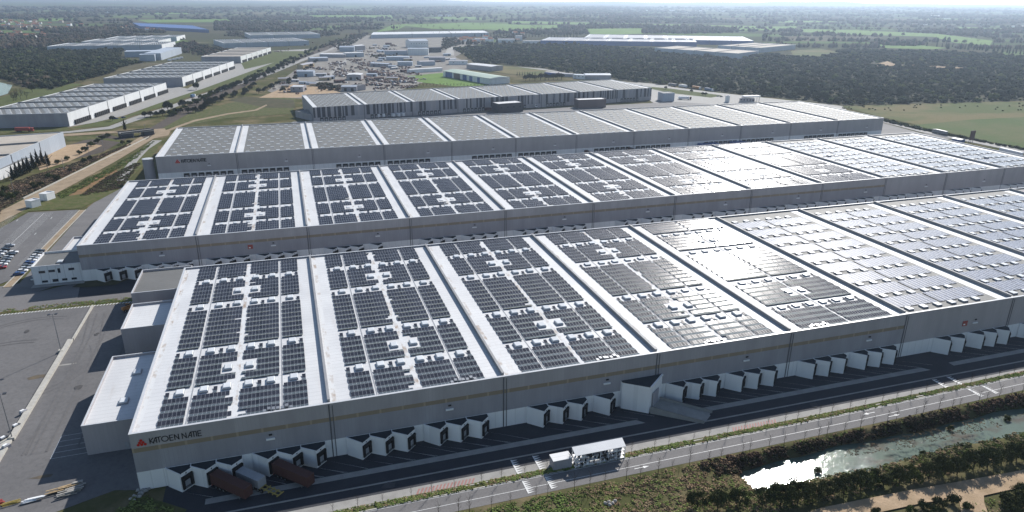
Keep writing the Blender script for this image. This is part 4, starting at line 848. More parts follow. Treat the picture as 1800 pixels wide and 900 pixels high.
# ================================================================ vehicles
def wheel_mesh(r, w):
    mb = MB(); mb.tube((0, -w/2, 0), (0, w/2, 0), r, r, m_black, 12); mb.tube((0, -w/2-.01, 0), (0, w/2+.01, 0), r*.5, r*.5, m_steel, 10); return mb.mesh('wheel')
me_w, me_wt = wheel_mesh(.33, .22), wheel_mesh(.5, .3)
def car_meshes(paint, van=False):
    b = MB(); prof = [(-2.15, .35), (2.1, .35), (2.15, .7), (1.95, .88), (.95, .98), (.95, .99), (-1.9, 1.0), (-2.18, .85)]
    if van: prof = [(-2.3, .35), (2.2, .35), (2.3, .8), (1.9, 1.1), (-2.3, 1.1)]
    n = len(prof)
    def ext(mb, pr, y0, y1, m, ins=0):
        b0 = [(x, y0, z) for x, z in pr]; b1 = [(x, y1, z) for x, z in pr]; mb.face(b0, m); mb.face(b1[::-1], m)
        for i in range(len(pr)): j = (i+1) % len(pr); mb.face([b0[j], b0[i], b1[i], b1[j]], m)
    ext(b, prof, -.88, .88, paint)
    cab = [(.95, .98), (.25, 1.42), (-1.35, 1.45), (-1.95, 1.0)] if not van else [(1.85, 1.1), (1.1, 1.85), (-2.2, 1.9), (-2.3, 1.1)]
    r = MB(); top = [(cab[1][0]-.02, cab[1][1]), (cab[1][0]-.1, cab[1][1]+.05), (cab[2][0]+.1, cab[2][1]+.05), (cab[2][0], cab[2][1])]; ext(r, top, -.72, .72, paint)
    g = MB(); Lw = [(cab[0][0], -.82, cab[0][1]), (cab[3][0], -.82, cab[3][1]), (cab[3][0], .82, cab[3][1]), (cab[0][0], .82, cab[0][1])]; Tp = [(cab[1][0], -.7, cab[1][1]), (cab[2][0], -.7, cab[2][1]), (cab[2][0], .7, cab[2][1]), (cab[1][0], .7, cab[1][1])]
    for i in range(4): j = (i+1) % 4; g.face([Lw[j], Lw[i], Tp[i], Tp[j]], m_glass)
    g.face(Tp[::-1], m_glass); return b.mesh('body'), r.mesh('roof_panel'), g.mesh('windows')
CP = {'white': Mp('car_white', (.75, .75, .75), .25), 'silver': Mp('car_silver', (.4, .42, .45), .25), 'grey': Mp('car_grey', (.12, .13, .14), .25), 'black': Mp('car_black', (.012, .013, .016), .2), 'blue': Mp('car_blue', (.02, .06, .2), .25), 'red': Mp('car_red', (.3, .02, .02), .3)}
CM = {k: car_meshes(v) for k, v in CP.items()}
def car(x, y, rz, col, label, group=None):
    o = thing('parked_car', label, 'car', (x, y, .1), rz, group); b, r, g = CM[col]; obj('body', b, o); obj('roof_panel', r, o); obj('windows', g, o)
    for a in (-1.35, 1.35):
        for c in (-.8, .8): obj('wheel', me_w, o, (a, c, .33))
    return o
ordn = ['first', 'second', 'third', 'fourth', 'fifth', 'sixth', 'seventh', 'eighth', 'ninth', 'tenth', 'eleventh', 'twelfth']
row = [((33, 481), 'blue'), ((39, 476), 'white'), ((44, 471.5), 'silver'), ((47, 467), 'grey'), ((51, 462), 'blue'), ((55, 458), 'white'), ((59, 454), 'silver'), ((63, 449.5), 'white'), ((66, 445), 'grey'), ((70, 441), 'black')]
for i, (p, c) in enumerate(row): x, y = G(*p, .7); car(x, y, .12+rs.uniform(-.04, .04), c, f'{c} car, {ordn[i]} from the near end of the parked row by the pale kerb', 'cars parked in the west car park')
row2 = [((2, 470), 'red'), ((4, 465), 'white'), ((8, 460.5), 'silver'), ((11, 456), 'grey'), ((14, 452), 'silver'), ((18, 447.5), 'black'), ((23, 443.5), 'white')]
for i, (p, c) in enumerate(row2): x, y = G(*p, .7); car(x, y, .1, c, f'{c} car, {ordn[i]} from the near end of the middle parked row', 'cars parked in the west car park')
row3 = [((-6, 452), 'grey'), ((-2, 447), 'white'), ((3, 443), 'silver'), ((9, 438.5), 'black'), ((17, 431.5), 'silver')]
for i, (p, c) in enumerate(row3): x, y = G(*p, .7); car(x, y, .1, c, f'{c} car, {ordn[i]} from the near end of the back parked row at the picture edge', 'cars parked in the west car park')
x, y = G(62, 491); car(x, y, 1.5, 'white', 'white car in the shade beside the two-storey office')
for p, c, l in (((204, 209.5), 'blue', 'blue car on the apron of the left warehouse, left one'), ((217, 207.5), 'blue', 'blue car on the apron of the left warehouse, right one'), ((1262, 170), 'grey', 'grey car in the lorry park by the wood'), ((1268, 170.8), 'black', 'black car in the lorry park by the wood'), ((412, 113), 'white', 'white car before the third left warehouse')): x, y = G(*p); car(x, y, .3, c, l)
def truck(x, y, rz, label, box_m, L=12.2, cab=None, h=2.9, legs=True, name='semi_trailer', group=None, roof_m=None):
    """box body along +x, rear doors at x=0; a tractor in front when cab is given"""
    o = thing(name, label, 'lorry' if cab else 'trailer', (x, y, .08), rz, group); mb = MB(); mb.box(0, -1.25, 1.15, L, 1.25, 1.15+h, box_m, roof_m or box_m)
    for i in range(int(L/.9)):
        for s in (-1, 1): mb.box(.35+i*.9, s*1.25-.035, 1.25, .55+i*.9, s*1.25+.035, 1.05+h, box_m)
    mb.build('container', o); mb = MB(); mb.box(.2, -.5, .85, L-.3, .5, 1.14, m_black); mb.box(-.03, -1.2, .55, .12, 1.2, .75, m_bred); mb.build('chassis', o)
    for a in (1.6, 2.9, 4.2):
        for c in (-1.0, 1.0): obj('wheel', me_wt, o, (a, c, .5))
    if cab:
        mb = MB(); mb.box(L+.7, -1.22, .9, L+2.8, 1.22, 3.6, cab); mb.box(L-1.6, -.5, .7, L+2.6, .5, 1.0, m_black); c_ = mb.build('cab', o); mb = MB(); mb.box(L+2.8, -1.05, 2.1, L+2.84, 1.05, 3.1, m_glass); mb.build('windscreen', c_)
        for a in (L-.7, L+2.0):
            for c in (-1.0, 1.0): obj('wheel', me_wt, o, (a, c, .5))
    elif legs:
        mb = MB()
        for c in (-.9, .9): mb.box(L-2.6, c-.08, .05, L-2.4, c+.08, 1.1, m_steel)
        mb.build('landing_gear', o)
    return o
ar = math.atan2(-.721, .693)
def at_dock(t, **k): return truck(t+1.3+.5, -2.65-.55, ar, **k)
at_dock(16.2, label='dark red container trailer backed into the second dock of the nearest warehouse', box_m=m_tred, h=2.9)
at_dock(31, label='dark red container trailer backed into the fourth dock of the nearest warehouse', box_m=m_tred, h=2.9)
at_dock(22.2, label='pale grey short box trailer between the two red containers', box_m=m_door, L=8, h=2.4)
o_ = thing('container_chassis', 'empty yellow container chassis standing between the red trailers', 'trailer', (28.3, -7.6, .08), ar); mb = MB()
for c in (-.6, .6): mb.box(0, c-.12, 1.0, 8, c+.12, 1.25, m_yel)
for i in range(6): mb.box(.2+i*1.5, -1.15, 1.0, .45+i*1.5, 1.15, 1.2, m_yel)
mb.build('frame', o_)
for a in (1.2, 2.4):
    for c in (-1.0, 1.0): obj('wheel', me_wt, o_, (a, c, .5))
def tr_px(a, b, label, m, cab=None, L=None, rm=None):
    p, q = np.array(G(*a)), np.array(G(*b)); d = q-p; truck(p[0], p[1], math.atan2(d[1], d[0]), label, m, L or max(7, float(np.linalg.norm(d))-(3 if cab else 0)), cab, roof_m=rm)
tr_px((1188, 152.8), (1172, 150.3), 'dark grey lorry, leftmost of four along the wood', m_tgrey, m_tgrey, 12); tr_px((1207, 155), (1191, 152.5), 'white lorry, second of four along the wood', m_twhite, m_twhite, 12)
tr_px((1217, 156), (1235, 158.5), 'orange lorry, third of four along the wood', m_torange, m_twhite, 12); tr_px((1239, 159.3), (1256, 161.8), 'blue lorry, rightmost of four along the wood', m_tblue, m_twhite, 12)
tr_px((1192, 175), (1211, 175.5), 'white trailer with red cab below the four lorries', m_twhite, m_tred, 13)
tr_px((1663, 239), (1637, 233), 'grey lorry with white roof on the right perimeter road', m_tgrey, m_tgrey, 13, m_twhite); tr_px((1757, 268), (1795, 277), 'long white trailer at the right perimeter fence', m_twhite, None, 20)
tr_px((28, 232), (60, 231.5), 'long red lorry on the road behind the beige-roofed warehouse', m_bred, m_bred); tr_px((337, 172.5), (346, 169.5), 'blue and white lorry on the road by the left warehouses', m_tblue, m_twhite, 7)
tr_px((870, 196), (856, 196), 'red lorry docked left of the glazed office', m_tred, None, 11); tr_px((938, 187), (948, 193), 'red lorry with white cab at the docks of the striped hall', m_tred, m_twhite, 10)
for i, p in enumerate([(652, 208.5), (661, 208.2), (670, 207.8), (688, 207.3), (697, 207), (705, 206.6)]):
    x, y = G(*p); truck(x, y+10, -1.25, f'white trailer at the striped hall, {ordn[i]} from the left', m_twhite, L=10, group='white trailers docked at the striped hall')
for i, p in enumerate([(1145, 275), (1180, 272), (1090, 276)][:0]): pass
for t_, lab in ((fc[6]+6, 'rust-red container trailer at the docks of the plain grey-roofed hall, left one'), (fc[6]+44, 'rust-red container trailer at the docks of the plain grey-roofed hall, right one')): truck(t_+2, 338.5, -math.pi/2, lab, m_tred)
for i in range(7): truck(fc[8]+10+i*4.6+(12 if i > 3 else 0), 338.5, -math.pi/2, f'dark blue trailer at the plain grey-roofed hall, {ordn[i]} from the left', m_bluew, L=13, group='dark trailers docked at the plain grey-roofed hall')
for i in range(8): tr_px((408+i*0, 0), (1, 1), '', m_twhite) if 0 else None
for i, p in enumerate([(296, 108), (304, 106.5), (310, 105.2), (316, 104)]): x, y = G(*p); truck(x, y, .9, f'small white trailer in the row below the blue-grey sheds, {ordn[i]} from the left', m_twhite, L=8, group='white trailers by the blue-grey sheds')
# orange telehandler by the office block
o_ = thing('telehandler', 'orange telehandler parked at the corner of the nearest warehouse offices', 'vehicle', (*G(226, 546), .08), .5); mb = MB(); mb.box(-2.2, -1, .8, 2, 1, 1.7, m_torange); mb.box(-.6, .1, 1.7, .9, 1, 2.7, m_glass, m_torange); mb.build('body', o_); mb = MB(); mb.tube((-2, -.5, 1.9), (3.6, -.5, 2.6), .28, .2, m_torange); mb.build('boom', o_)
for a in (-1.4, 1.3):
    for c in (-1.1, 1.1): obj('wheel', me_wt, o_, (a, c, .55), 0, 1.15)
# ================================================================ yard furniture
def mast(x, y, label, h=15.5):
    o = thing('floodlight_mast', label, 'lamp post', (x, y, 0)); mb = MB(); mb.tube((0, 0, 0), (0, 0, h), .16, .08, m_steel, 8); mb.tube((-1.2, 0, h), (1.2, 0, h), .06, .06, m_steel); mb.build('pole', o); mb = MB(); mb.prism([(-.8, -.8), (.8, -.8), (.8, .8), (-.8, .8)], 0, .9, m_cwall); mb.build('plinth', o)
    for s in (-1, 1): mb = MB(); mb.box(s*1.1-.4, -.3, h-.15, s*1.1+.4, .5, h+.15, m_dwall); mb.build('lamp_head', o)
x, y = G(108, 619); mast(x, y, 'floodlight mast with twin heads beside the pale wall in the west yard', 14.5); x, y = G(22, 772); mast(x, y, 'floodlight mast near the left picture edge with twin heads', 14.5)
t = MB(); t.box(-37.3, 97, 0, -36.7, 127.5, .9, m_cwall); t.box(-38.6, 35, 0, -36.9, 97, .8, m_cwall); t.box(-40.2, 8, 0, -37.4, 35, .6, m_cwall); tag(t.build('low_wall'), 'long pale low wall crossing the west asphalt yard', 'wall')
for i, p in enumerate([(42, 727), (30, 752), (12, 788), (8, 774)]):
    x, y = G(*p); t = MB(); t.box(-1.0, -.5, 0, 1.0, .5, .9, m_cladl if i % 2 == 0 else m_dwall); t.box(-.8, -.4, .9, .3, .4, 1.3, m_base); tag(t.build('skip', None, (x, y, .05), .9), f'{"pale" if i % 2 == 0 else "dark"} waste box by the pale wall, {ordn[i]} down the wall', 'skip')
for i, (p, L, W, h, m) in enumerate([((122, 858), 5, 1.3, .9, m_wood2), ((140, 853), 3, 1.6, 1.2, m_rock), ((100, 866), 5, 1.2, .9, m_wood2), ((118, 869), 4.5, 1.6, 1.1, m_rock), ((132, 862), 4, 1.8, 1., m_rock), ((62, 878), 4.5, 1.4, .8, m_base), ((52, 884), 3, 1.2, .7, m_base), ((20, 886), 4.5, .9, .7, m_yel), ((3, 886), 1.5, 1.5, 1.2, m_bred)]):
    x, y = G(*p); mb = MB(); rr = random.Random(i)
    for k in range(7): mb.obox((rr.uniform(-.4, .4), rr.uniform(-W/2, W/2)), (1, rr.uniform(-.08, .08)), L*rr.uniform(.7, 1), W*.25, k*h/7, (k+1)*h/7, m)
    nm = {id(m_wood2): 'sawn timber', id(m_rock): 'grey concrete slabs', id(m_base): 'white panels', id(m_yel): 'yellow beams', id(m_bred): 'red crates'}[id(m)]
    tag(mb.build('material_stack', None, (x, y, .05), .18), f'stack of {nm} on the yard edge, {ordn[8-i]} pile from the left', 'stack')
V, Fc = blob(np.random.RandomState(3), I1, .3); P = np.array([G(*p) for p in [(236, 880), (240, 874), (246, 868), (252, 863), (258, 858), (262, 855), (230, 878), (243, 863), (250, 868), (256, 864), (236, 872), (262, 860), (254, 857), (246, 874)]])
for i, q in enumerate(P): tag(obj('boulder', big_mesh('boulder', V, Fc, [m_rock]) if i == 0 else bpy.data.meshes['boulder'], None, (q[0], q[1], -.1), i*1.3, .42+.05*(i % 5)), 'pale boulder in the rock pile at the corner of the nearest warehouse', 'boulder', 'boulders at the warehouse corner')
for i, p in enumerate([(1064, 886), (1070, 884), (1077, 886), (1072, 889), (1081, 882)]): tag(obj('boulder', bpy.data.meshes['boulder'], None, (*G(*p), 0), i, .5), 'white rock of the small heap in the weeds below the road', 'boulder', 'rocks in the roadside weeds')
# white cabin and the corrugated shelter with racks at the roadside
o_ = thing('site_cabin', 'plain white cabin at the roadside next to the corrugated shelter', 'cabin', (102.2, -23.4, 0)); mb = MB(); mb.box(0, 0, .1, 5.2, 3., 3., m_cladl); mb.build('wall', o_); mb = MB(); mb.box(-.1, -.1, 3.0, 5.3, 3.1, 3.15, m_white); mb.build('roof', o_)
m_corr = M_clad('corrugated_sheet', (.72, .73, .74), .45, .55, .4)
o_ = thing('rack_shelter', 'open shelter with white corrugated roof over racks of equipment beside the road', 'shelter', (108, -24.2, 0)); mb = MB(); mb.face([(0, 0, 4.1), (14.6, 0, 4.1), (14.8, 2.9, 4.9), (.1, 2.9, 4.9)], m_corr); mb.face([(0, 0, 4.0), (.1, 2.9, 4.8), (14.8, 2.9, 4.8), (14.6, 0, 4.0)], m_corr); mb.build('roof', o_)
for x in [.2+2.38*i for i in range(7)]:
    for y in (.2, 2.7): mb = MB(); mb.box(x-.07, y-.07, 0, x+.07, y+.07, 4.05 if y < 1 else 4.75, m_base); mb.build('post', o_)
mb = MB()
for z in (.3, 1.5, 2.7): mb.box(.1, .25, z, 14.5, 2.6, z+.08, m_base)
mb.build('shelf', o_)
rr = random.Random(4); mb = MB()
for i in range(200):
    x, z, y = rr.uniform(.3, 14), rr.choice([.4, 1.6, 2.8]), rr.uniform(.2, 2.2); s = rr.uniform(.25, .7); mb.obox((x, y), (1, rr.uniform(-1, 1)), s, s*.8, z, z+rr.uniform(.3, .8), rr.choice([m_steel, m_dwall, m_base, m_cladl, m_black, m_cladl]))
kind(tag(mb.build('rack_goods', None, (108, -24.2, 0)), 'mixed grey and dark equipment lying on the shelves of the roadside shelter', 'equipment'), 'stuff')
for i, (a, b) in enumerate((((57, 366.5), (73, 362)), ((84, 353.5), (98, 348.5)))):
    bld('cabin', f'small white cabin on the embankment, {"nearer" if i == 0 else "further"} one', 'cabin', a, b, (a[0], a[1]-9), 5, m_base, m_white, h=4)
# road bridge over the railway
p, q = np.array(G(214, 244)), np.array(G(272, 237)); u = q-p; L = float(np.linalg.norm(u)); o_ = thing('road_bridge', 'small dark road bridge over the railway beside the earth track', 'bridge', (*p, 0), math.atan2(u[1], u[0]))
mb = MB(); mb.box(0, 0, 3.6, L, 8, 4.4, m_conc); mb.build('deck', o_)
for a, b in ((0, L*.38), (L*.68, L)): mb = MB(); mb.box(a, .2, -.2, b, 7.8, 3.58, m_dwall); mb.build('abutment', o_)
for y in (0, 7.8): mb = MB(); mb.box(0, y, 4.4, L, y+.2, 5.2, m_dwall); mb.build('parapet', o_)
mb = MB(); a, b = np.array(G(41, 350)), np.array(G(262, 241.5)); mb.obox(tuple((a+b)/2), tuple(b-a), float(np.linalg.norm(b-a)), .5, 0, .9, m_cwall); tag(mb.build('low_wall'), 'low white wall following the earth track on the left', 'wall')
for i, (p, h) in enumerate([((25, 341), 10), ((85, 302), 10), ((113, 300), 9), ((158, 275), 10), ((183, 266), 9), ((236, 247), 10), ((257, 238), 10), ((304, 197), 10), ((390, 168), 10), ((923 * 0 + 680, 62), 30)]):
    x, y = G(*p); mb = MB(); mb.tube((0, 0, 0), (0, 0, h), .16, .1, m_steel, 6); mb.box(-.9, -.08, h-.8, .9, .08, h-.6, m_steel); tag(mb.build('utility_pole', None, (x, y, 0)), 'thin utility pole beside the railway on the left', 'pole', 'poles along the railway')
# scrap yards
Tb = []
for k in range(4):
    r3 = np.random.RandomState(k); V = np.array([(-1, -1, 0), (1, -1, 0), (1, 1, 0), (-1, 1, 0), (-1, -1, 1), (1, -1, 1), (1, 1, 1), (-1, 1, 1)], float)*[.5+.5*r3.rand(), .4, .3+.4*r3.rand()]; Tb.append((V, np.array([(0, 1, 5, 4), (1, 2, 6, 5), (2, 3, 7, 6), (3, 0, 4, 7), (4, 5, 6, 7)])))
for poly, n, s in (([(560, 118), (600, 104), (650, 106), (720, 118), (750, 140), (690, 152), (640, 152), (575, 142), (560, 128)], 1700, 2.6), ([(640, 132), (690, 128), (735, 146), (700, 153), (650, 150)], 900, 3), ([(470, 150), (505, 142), (560, 148), (600, 150), (590, 160), (530, 166), (460, 168)], 120, 2.4), ([(530, 122), (580, 112), (560, 124), (545, 128)], 120, 2.2), ([(620, 84), (700, 80), (700, 95), (640, 98)], 260, 2.6), ([(655, 156), (730, 150), (735, 154), (660, 160)], 110, 2.2), ([(395, 98), (440, 100), (545, 78), (560, 72), (500, 92)], 90, 3)):
    P = fill([G(*p) for p in poly], int(n*1.2)); P = P[fbm(P, 70, 3)+.4*fbm(P, 25, 6) > .02]; scatter('scrap_heap', Tb, P, s*(.3+NR.rand(len(P))*.9), [m_rust, m_steel, m_cladl, m_tred, m_dwall], NR.choice(5, len(P), p=[.46, .1, .07, .22, .15]), z=NR.rand(len(P))*1.2)
# ================================================================ plants
m_leafn = M_leaf('riverside_leaves', (.045, .058, .026), (.085, .10, .042))
rsn = np.random.RandomState(11)
def crown_mesh(name, m, n=2200, **k): V, Fc = leaves(rsn, n, **k); return big_mesh(name, V, Fc, [m])
me_tr = MB(); me_tr.tube((0, 0, -.3), (0, 0, .42), .055, .035, m_bark); 
for k in range(5): a = k*1.3; me_tr.tube((0, 0, .3+.03*k), (math.cos(a)*.42, math.sin(a)*.42, .66+.03*k), .025, .008, m_bark, 5)
me_tr = me_tr.mesh('trunk')
OAK = [crown_mesh('crown', (m_leaf, m_leafn)[i > 2], 2600, ncl=30+4*(i % 3), size=.07) for i in range(6)]; OAKG = [crown_mesh('crown', m_leafg, 1900, ncl=24, size=.08)]
BUSH = [crown_mesh('crown', m, 1200, ncl=16, size=.1, zr=(.05, .75), shell=.35) for m in (m_leafn, m_leafg, m_leafn)]
def conifer():
    V = []; n = 1500; t = rsn.rand(n)**.8; a = rsn.rand(n)*6.28; r = (1-t)*.34*(.5+.5*rsn.rand(n))*(1+.25*np.sin(a*5+t*30)); P = np.stack([r*np.cos(a), r*np.sin(a), .08+t*.92], 1); s = .05*(1.3-t[:, None])
    u = rsn.normal(size=(n, 3)); w = rsn.normal(size=(n, 3)); V = np.stack([P, P+u*s, P+w*s], 1).reshape(-1, 3); return big_mesh('crown', V, np.arange(len(V)).reshape(-1, 3), [m_leafd])
me_con = conifer(); V, Fc = leaves(rsn, 500, ncl=14, size=.035, zr=(.35, 1)); me_bare = big_mesh('crown', V, Fc, [m_bare])
WF = 1.
def tree(x, y, h, w, label, group=None, kindt='oak', name=None, i=0, z=0):
    me = {'oak': OAK, 'bush': BUSH, 'green': OAKG, 'con': [me_con], 'bare': [me_bare]}[kindt]; me = (me[:3] if kindt == 'oak' and WF < 1.2 else me[3:] if kindt == 'oak' else me); me = me[i % len(me)]
    nm = name or {'oak': 'oak_tree', 'bush': 'shrub', 'green': 'leafy_tree', 'con': 'conifer', 'bare': 'bare_tree'}[kindt]; o = thing(nm, label, 'shrub' if kindt == 'bush' else 'tree', (x, y, z), R_.uniform(0, 6), group)
    c = obj('crown', me, o); c.scale = (w*.62*WF, w*.62*WF, h); t_ = obj('trunk', me_tr, o); t_.scale = (w, w, h); return o
WF = 1.45
# riverside thicket of evergreen bushes, each its own plant
rb = random.Random(9); riv = []
for px, py, h, w in [(1225, 893, 4.5, 4.2), (1262, 893, 5, 4.5), (1300, 890, 4.5, 4.2), (1340, 888, 5, 4.5), (1372, 886, 6, 5), (1402, 884, 6.5, 5), (1428, 880, 5, 4), (1455, 872, 4.5, 4), (1483, 868, 5, 4.2), (1512, 862, 5.5, 4.5), (1530, 852, 4, 3.5), (1553, 853, 4, 3.6), (1580, 850, 4.4, 3.8), (1606, 846, 4, 3.6), (1632, 842, 5, 4.2), (1655, 836, 5.5, 4.5), (1682, 834, 5, 4.2), (1710, 826, 6, 4.6), (1735, 822, 5.5, 4.6), (1760, 815, 4.5, 4), (1786, 809, 5, 4.4), (1815, 803, 5, 4.4), (1490, 845, 2.5, 2.2), (1540, 835, 2.2, 2.2), (1600, 828, 2.4, 2.4), (1650, 818, 2.2, 2.2), (1700, 808, 2.4, 2.4), (1745, 800, 2.5, 2.4), (1790, 792, 2.6, 2.5), (1620, 893, 2.6, 2.6), (1650, 888, 2.8, 2.8), (1676, 884, 3, 2.8), (1700, 896, 2.4, 2.4), (1640, 900, 2.6, 2.6), (1770, 885, 3.8, 3.6), (1795, 878, 4.2, 4), (1800, 895, 4.4, 4), (1775, 900, 4, 3.6), (1600, 902, 2.4, 2.4), (1540, 903, 2, 2)]:
    x, y = G(px, py); k = 'oak' if h > 4 else 'bush'; tree(x, y, h*.95, w*.8, 'dark evergreen tree in the belt along the river' if h > 4 else 'low evergreen shrub beside the sandy track and river', 'plants along the river', k, i=rb.randrange(3), z=min(0, gz(x, y)))
for px, py in ((1437, 830), (1622, 800), (1735, 785), (1770, 738), (1670, 755)): x, y = G(px, py, -2.5); tree(x, y, 2.2, 1.4, 'small bush standing in the river shallows', 'bushes in the river', 'bush', i=1, z=-2.9)
WF = 1.
# roadside saplings
sap = MB(); sap.tube((0, 0, 0), (0, 0, 4.6), .07, .03, m_bark, 5)
sap = sap.mesh('trunk'); tw = MB()
for k in range(9):
    a = k*2.4; z = 1.8+.3*k; tw.tube((0, 0, z), (math.cos(a)*.75, math.sin(a)*.75, z+1.0), .03, .01, m_bare, 4); tw.tube((math.cos(a)*.35, math.sin(a)*.35, z+.5), (math.cos(a+.8)*.7, math.sin(a+.8)*.7, z+1.3), .02, .008, m_bare, 4)
tw = tw.mesh('crown')
def sapling(x, y, s, lab, g): o = thing('young_tree', lab, 'tree', (x, y, 0), R_.uniform(0, 6), g); o.scale = (s,)*3; obj('trunk', sap, o); obj('crown', tw, o)
def ry(x): 
    for (a, b), (c, d) in zip(rd[:-1], rd[1:]):
        if a <= x <= c: return b+(d-b)*(x-a)/(c-a)
    return rd[-1][1]
for i in range(38): x = 46+i*6.1+R_.uniform(-1, 1); sapling(x, ry(x)+1.6, R_.uniform(.65, .95), 'bare sapling in the grass strip between service road and road', 'saplings on the grass strip')
for i in range(46): x = 48+i*5.0+R_.uniform(-1.5, 1.5); sapling(x, ry(x)-7.3-R_.uniform(0, 1.2), R_.uniform(.75, 1.15), 'bare sapling on the river side of the road', 'saplings on the river side of the road')
for i in range(26): x, y = 96+R_.uniform(0, 50), -34-R_.uniform(0, 8); sapling(x, y, R_.uniform(.4, .75), 'low bare sapling on the weedy slope below the road', 'saplings on the weedy slope')
# weeds: nobody could count them
TW = [multi(np.random.RandomState(k), 5, I0, .7, (.18, .34)) for k in range(4)]
def weeds(name, poly, n, s, mats, p, exc=(), zf=False, zs=.6):
    P = fill(poly, n, exc); f = fbm(P, 9, 4); P = P[f > -.45]; sc = s*(.35+NR.rand(len(P))); z = np.array([gz(*q) for q in P]) if zf else 0.
    if zf: k = z > -2.5; P, sc, z = P[k], sc[k], z[k]
    scatter(name, TW, P, sc, mats, NR.choice(len(mats), len(P), p=p), zs=sc*zs, z=z)
weeds('weeds', [(-20, -26-8), (60, -32), (100, -32), (108, -36), (112, -48), (118, -58), (110, -75), (-20, -75)], 20000, .72, [m_weed, m_leafg, m_dry], [.66, .26, .08])
weeds('weeds', [(98, -32), (118, -32), (120, -48), (130, -58), (110, -58)], 2200, .6, [m_weed, m_leafg, m_dry], [.35, .2, .45])
weeds('weeds', [(112, -32), (150, -32), (150, -38), (150, -54), (118, -58)], 3000, .7, [m_weed, m_dry, m_bare], [.3, .5, .2], zf=True)
weeds('weeds', [(a, b) for a, b in off(rd, 2.35)[1:]]+[(a, b) for a, b in off(rd, .75)[1:][::-1]], 15000, .6, [m_weed, m_leafg, m_dry], [.6, .2, .2])
weeds('weeds', [(140, -31.6), (200, -31.2), (290, -30), (290, -33), (200, -33.6), (140, -33.6)], 2200, .6, [m_weed, m_dry, m_leafg], [.5, .3, .2], zf=True)
weeds('thicket', [(141, -32.6), (200, -32.2), (300, -31), (300, -36), (200, -36.4), (150, -37), (141, -38)], 4200, 1.0, [m_bare, m_leaf, m_dry], [.78, .14, .08], zf=True, zs=1.2)
weeds('thicket', [(150, -44), (200, -45), (300, -46), (300, -56), (200, -55), (150, -54)], 3200, .9, [m_leafg, m_leaf, m_dry], [.4, .35, .25], zf=True, zs=.7)
weeds('reeds', [(185, -38.2), (235, -37.6), (235, -42.5), (200, -43), (180, -41)], 500, .5, [m_bare, m_dry], [.8, .2])
weeds('weeds', [(120, -60), (200, -66), (230, -68), (230, -90), (110, -90)], 2600, .8, [m_weed, m_leafg, m_dry], [.3, .4, .3])
weeds('weeds', [(-60, -14), (-9, -9), (1, -2), (9, -10), (6, -26), (-60, -40)], 3800, .8, [m_weed, m_leafg], [.6, .4])
weeds('weeds', [G(*p) for p in [(0, 545), (120, 533), (240, 521), (240, 529), (0, 552)]], 900, .6, [m_weed, m_dry], [.7, .3])
weeds('scrub_growth', [G(*p) for p in [(-20, 420), (-20, 350), (30, 318), (110, 295), (230, 255), (190, 272), (42, 346), (0, 370)]], 5200, 1.7, [m_bare, m_leaf, m_dry], [.7, .15, .15])
weeds('scrub_growth', [G(*p) for p in [(142, 344), (190, 311), (240, 286), (246, 288), (212, 332), (150, 344)]], 1400, 1.3, [m_bare, m_leaf, m_leafg], [.6, .2, .2])
weeds('scrub_growth', [G(*p) for p in [(100, 342), (205, 290), (272, 248), (240, 278), (200, 302), (110, 350)]], 1500, 1.2, [m_leafg, m_weed], [.6, .4])
# conifers and hedges on the left
for i, (px, py, h) in enumerate([(24, 316, 10), (31, 312, 11), (38, 309, 11), (45, 306, 11.5), (52, 303, 11.5), (60, 297, 12), (68, 293, 13), (76, 290, 11), (85, 292, 11)]): x, y = G(px, py); tree(x, y, h, 9, 'dark conifer in the clump by the beige-roofed warehouse', 'conifers by the beige-roofed warehouse', 'con')
x, y = G(220, 229); tree(x, y, 11, 7, 'lone dark cypress beside the little road bridge', None, 'con', name='cypress')
for i, (px, py, h, w) in enumerate([(100, 317, 5, 4.5), (86, 313, 4, 4), (60, 332, 5, 5), (72, 327, 4, 4), (20, 350, 5, 5), (10, 338, 5, 5), (123, 302, 3.4, 3), (148, 285, 4, 4), (158, 281, 3.6, 4), (102, 288, 4, 4), (118, 282, 4, 4.4), (140, 272, 4, 4), (150, 266, 5, 5), (160, 258, 5, 6), (172, 252, 5, 5), (180, 245, 4.6, 5), (190, 242, 5, 5), (216, 254, 4, 4), (228, 252, 3.6, 4), (5, 348, 5, 5), (30, 345, 4, 4)]): x, y = G(px, py); tree(x, y, h, w, 'dark evergreen shrub on the scrub slope between track and left warehouse', 'shrubs on the scrub slope', 'bush', i=i)
for px, py, h, w, l in ((296, 197, 11, 9, 'big dark oak at the roadside left of the railway hedge, largest'), (322, 190, 8.5, 8, 'dark oak at the roadside, just right of the largest'), (345, 158, 9, 8, 'round dark oak in front of the second left warehouse'), (198, 213, 5, 5, 'small round tree at the apron of the left warehouse'), (346, 185, 5, 5, 'small oak right of the two roadside oaks'), (57, 162, 9, 7, 'lone round oak on the grass at the far left'), (100, 152, 5, 5, 'small oak in the grass beyond the left warehouse roof, left'), (107, 149.5, 5, 5, 'small oak in the grass beyond the left warehouse roof, right'), (127, 146, 6, 5, 'oak behind the left warehouse roof, left of a pair'), (146, 144, 6, 6, 'oak behind the left warehouse roof, right of a pair'), (498, 162, 6, 6, 'oak at the left end of the white shed nearest the railway'), (536, 160, 4, 5, 'low oak right of the white shed nearest the railway'), (890, 145, 8, 9, 'round dark tree right of the blue and white hall')):
    x, y = G(px, py); tree(x, y, h, w, l, None, 'oak', i=int(px))
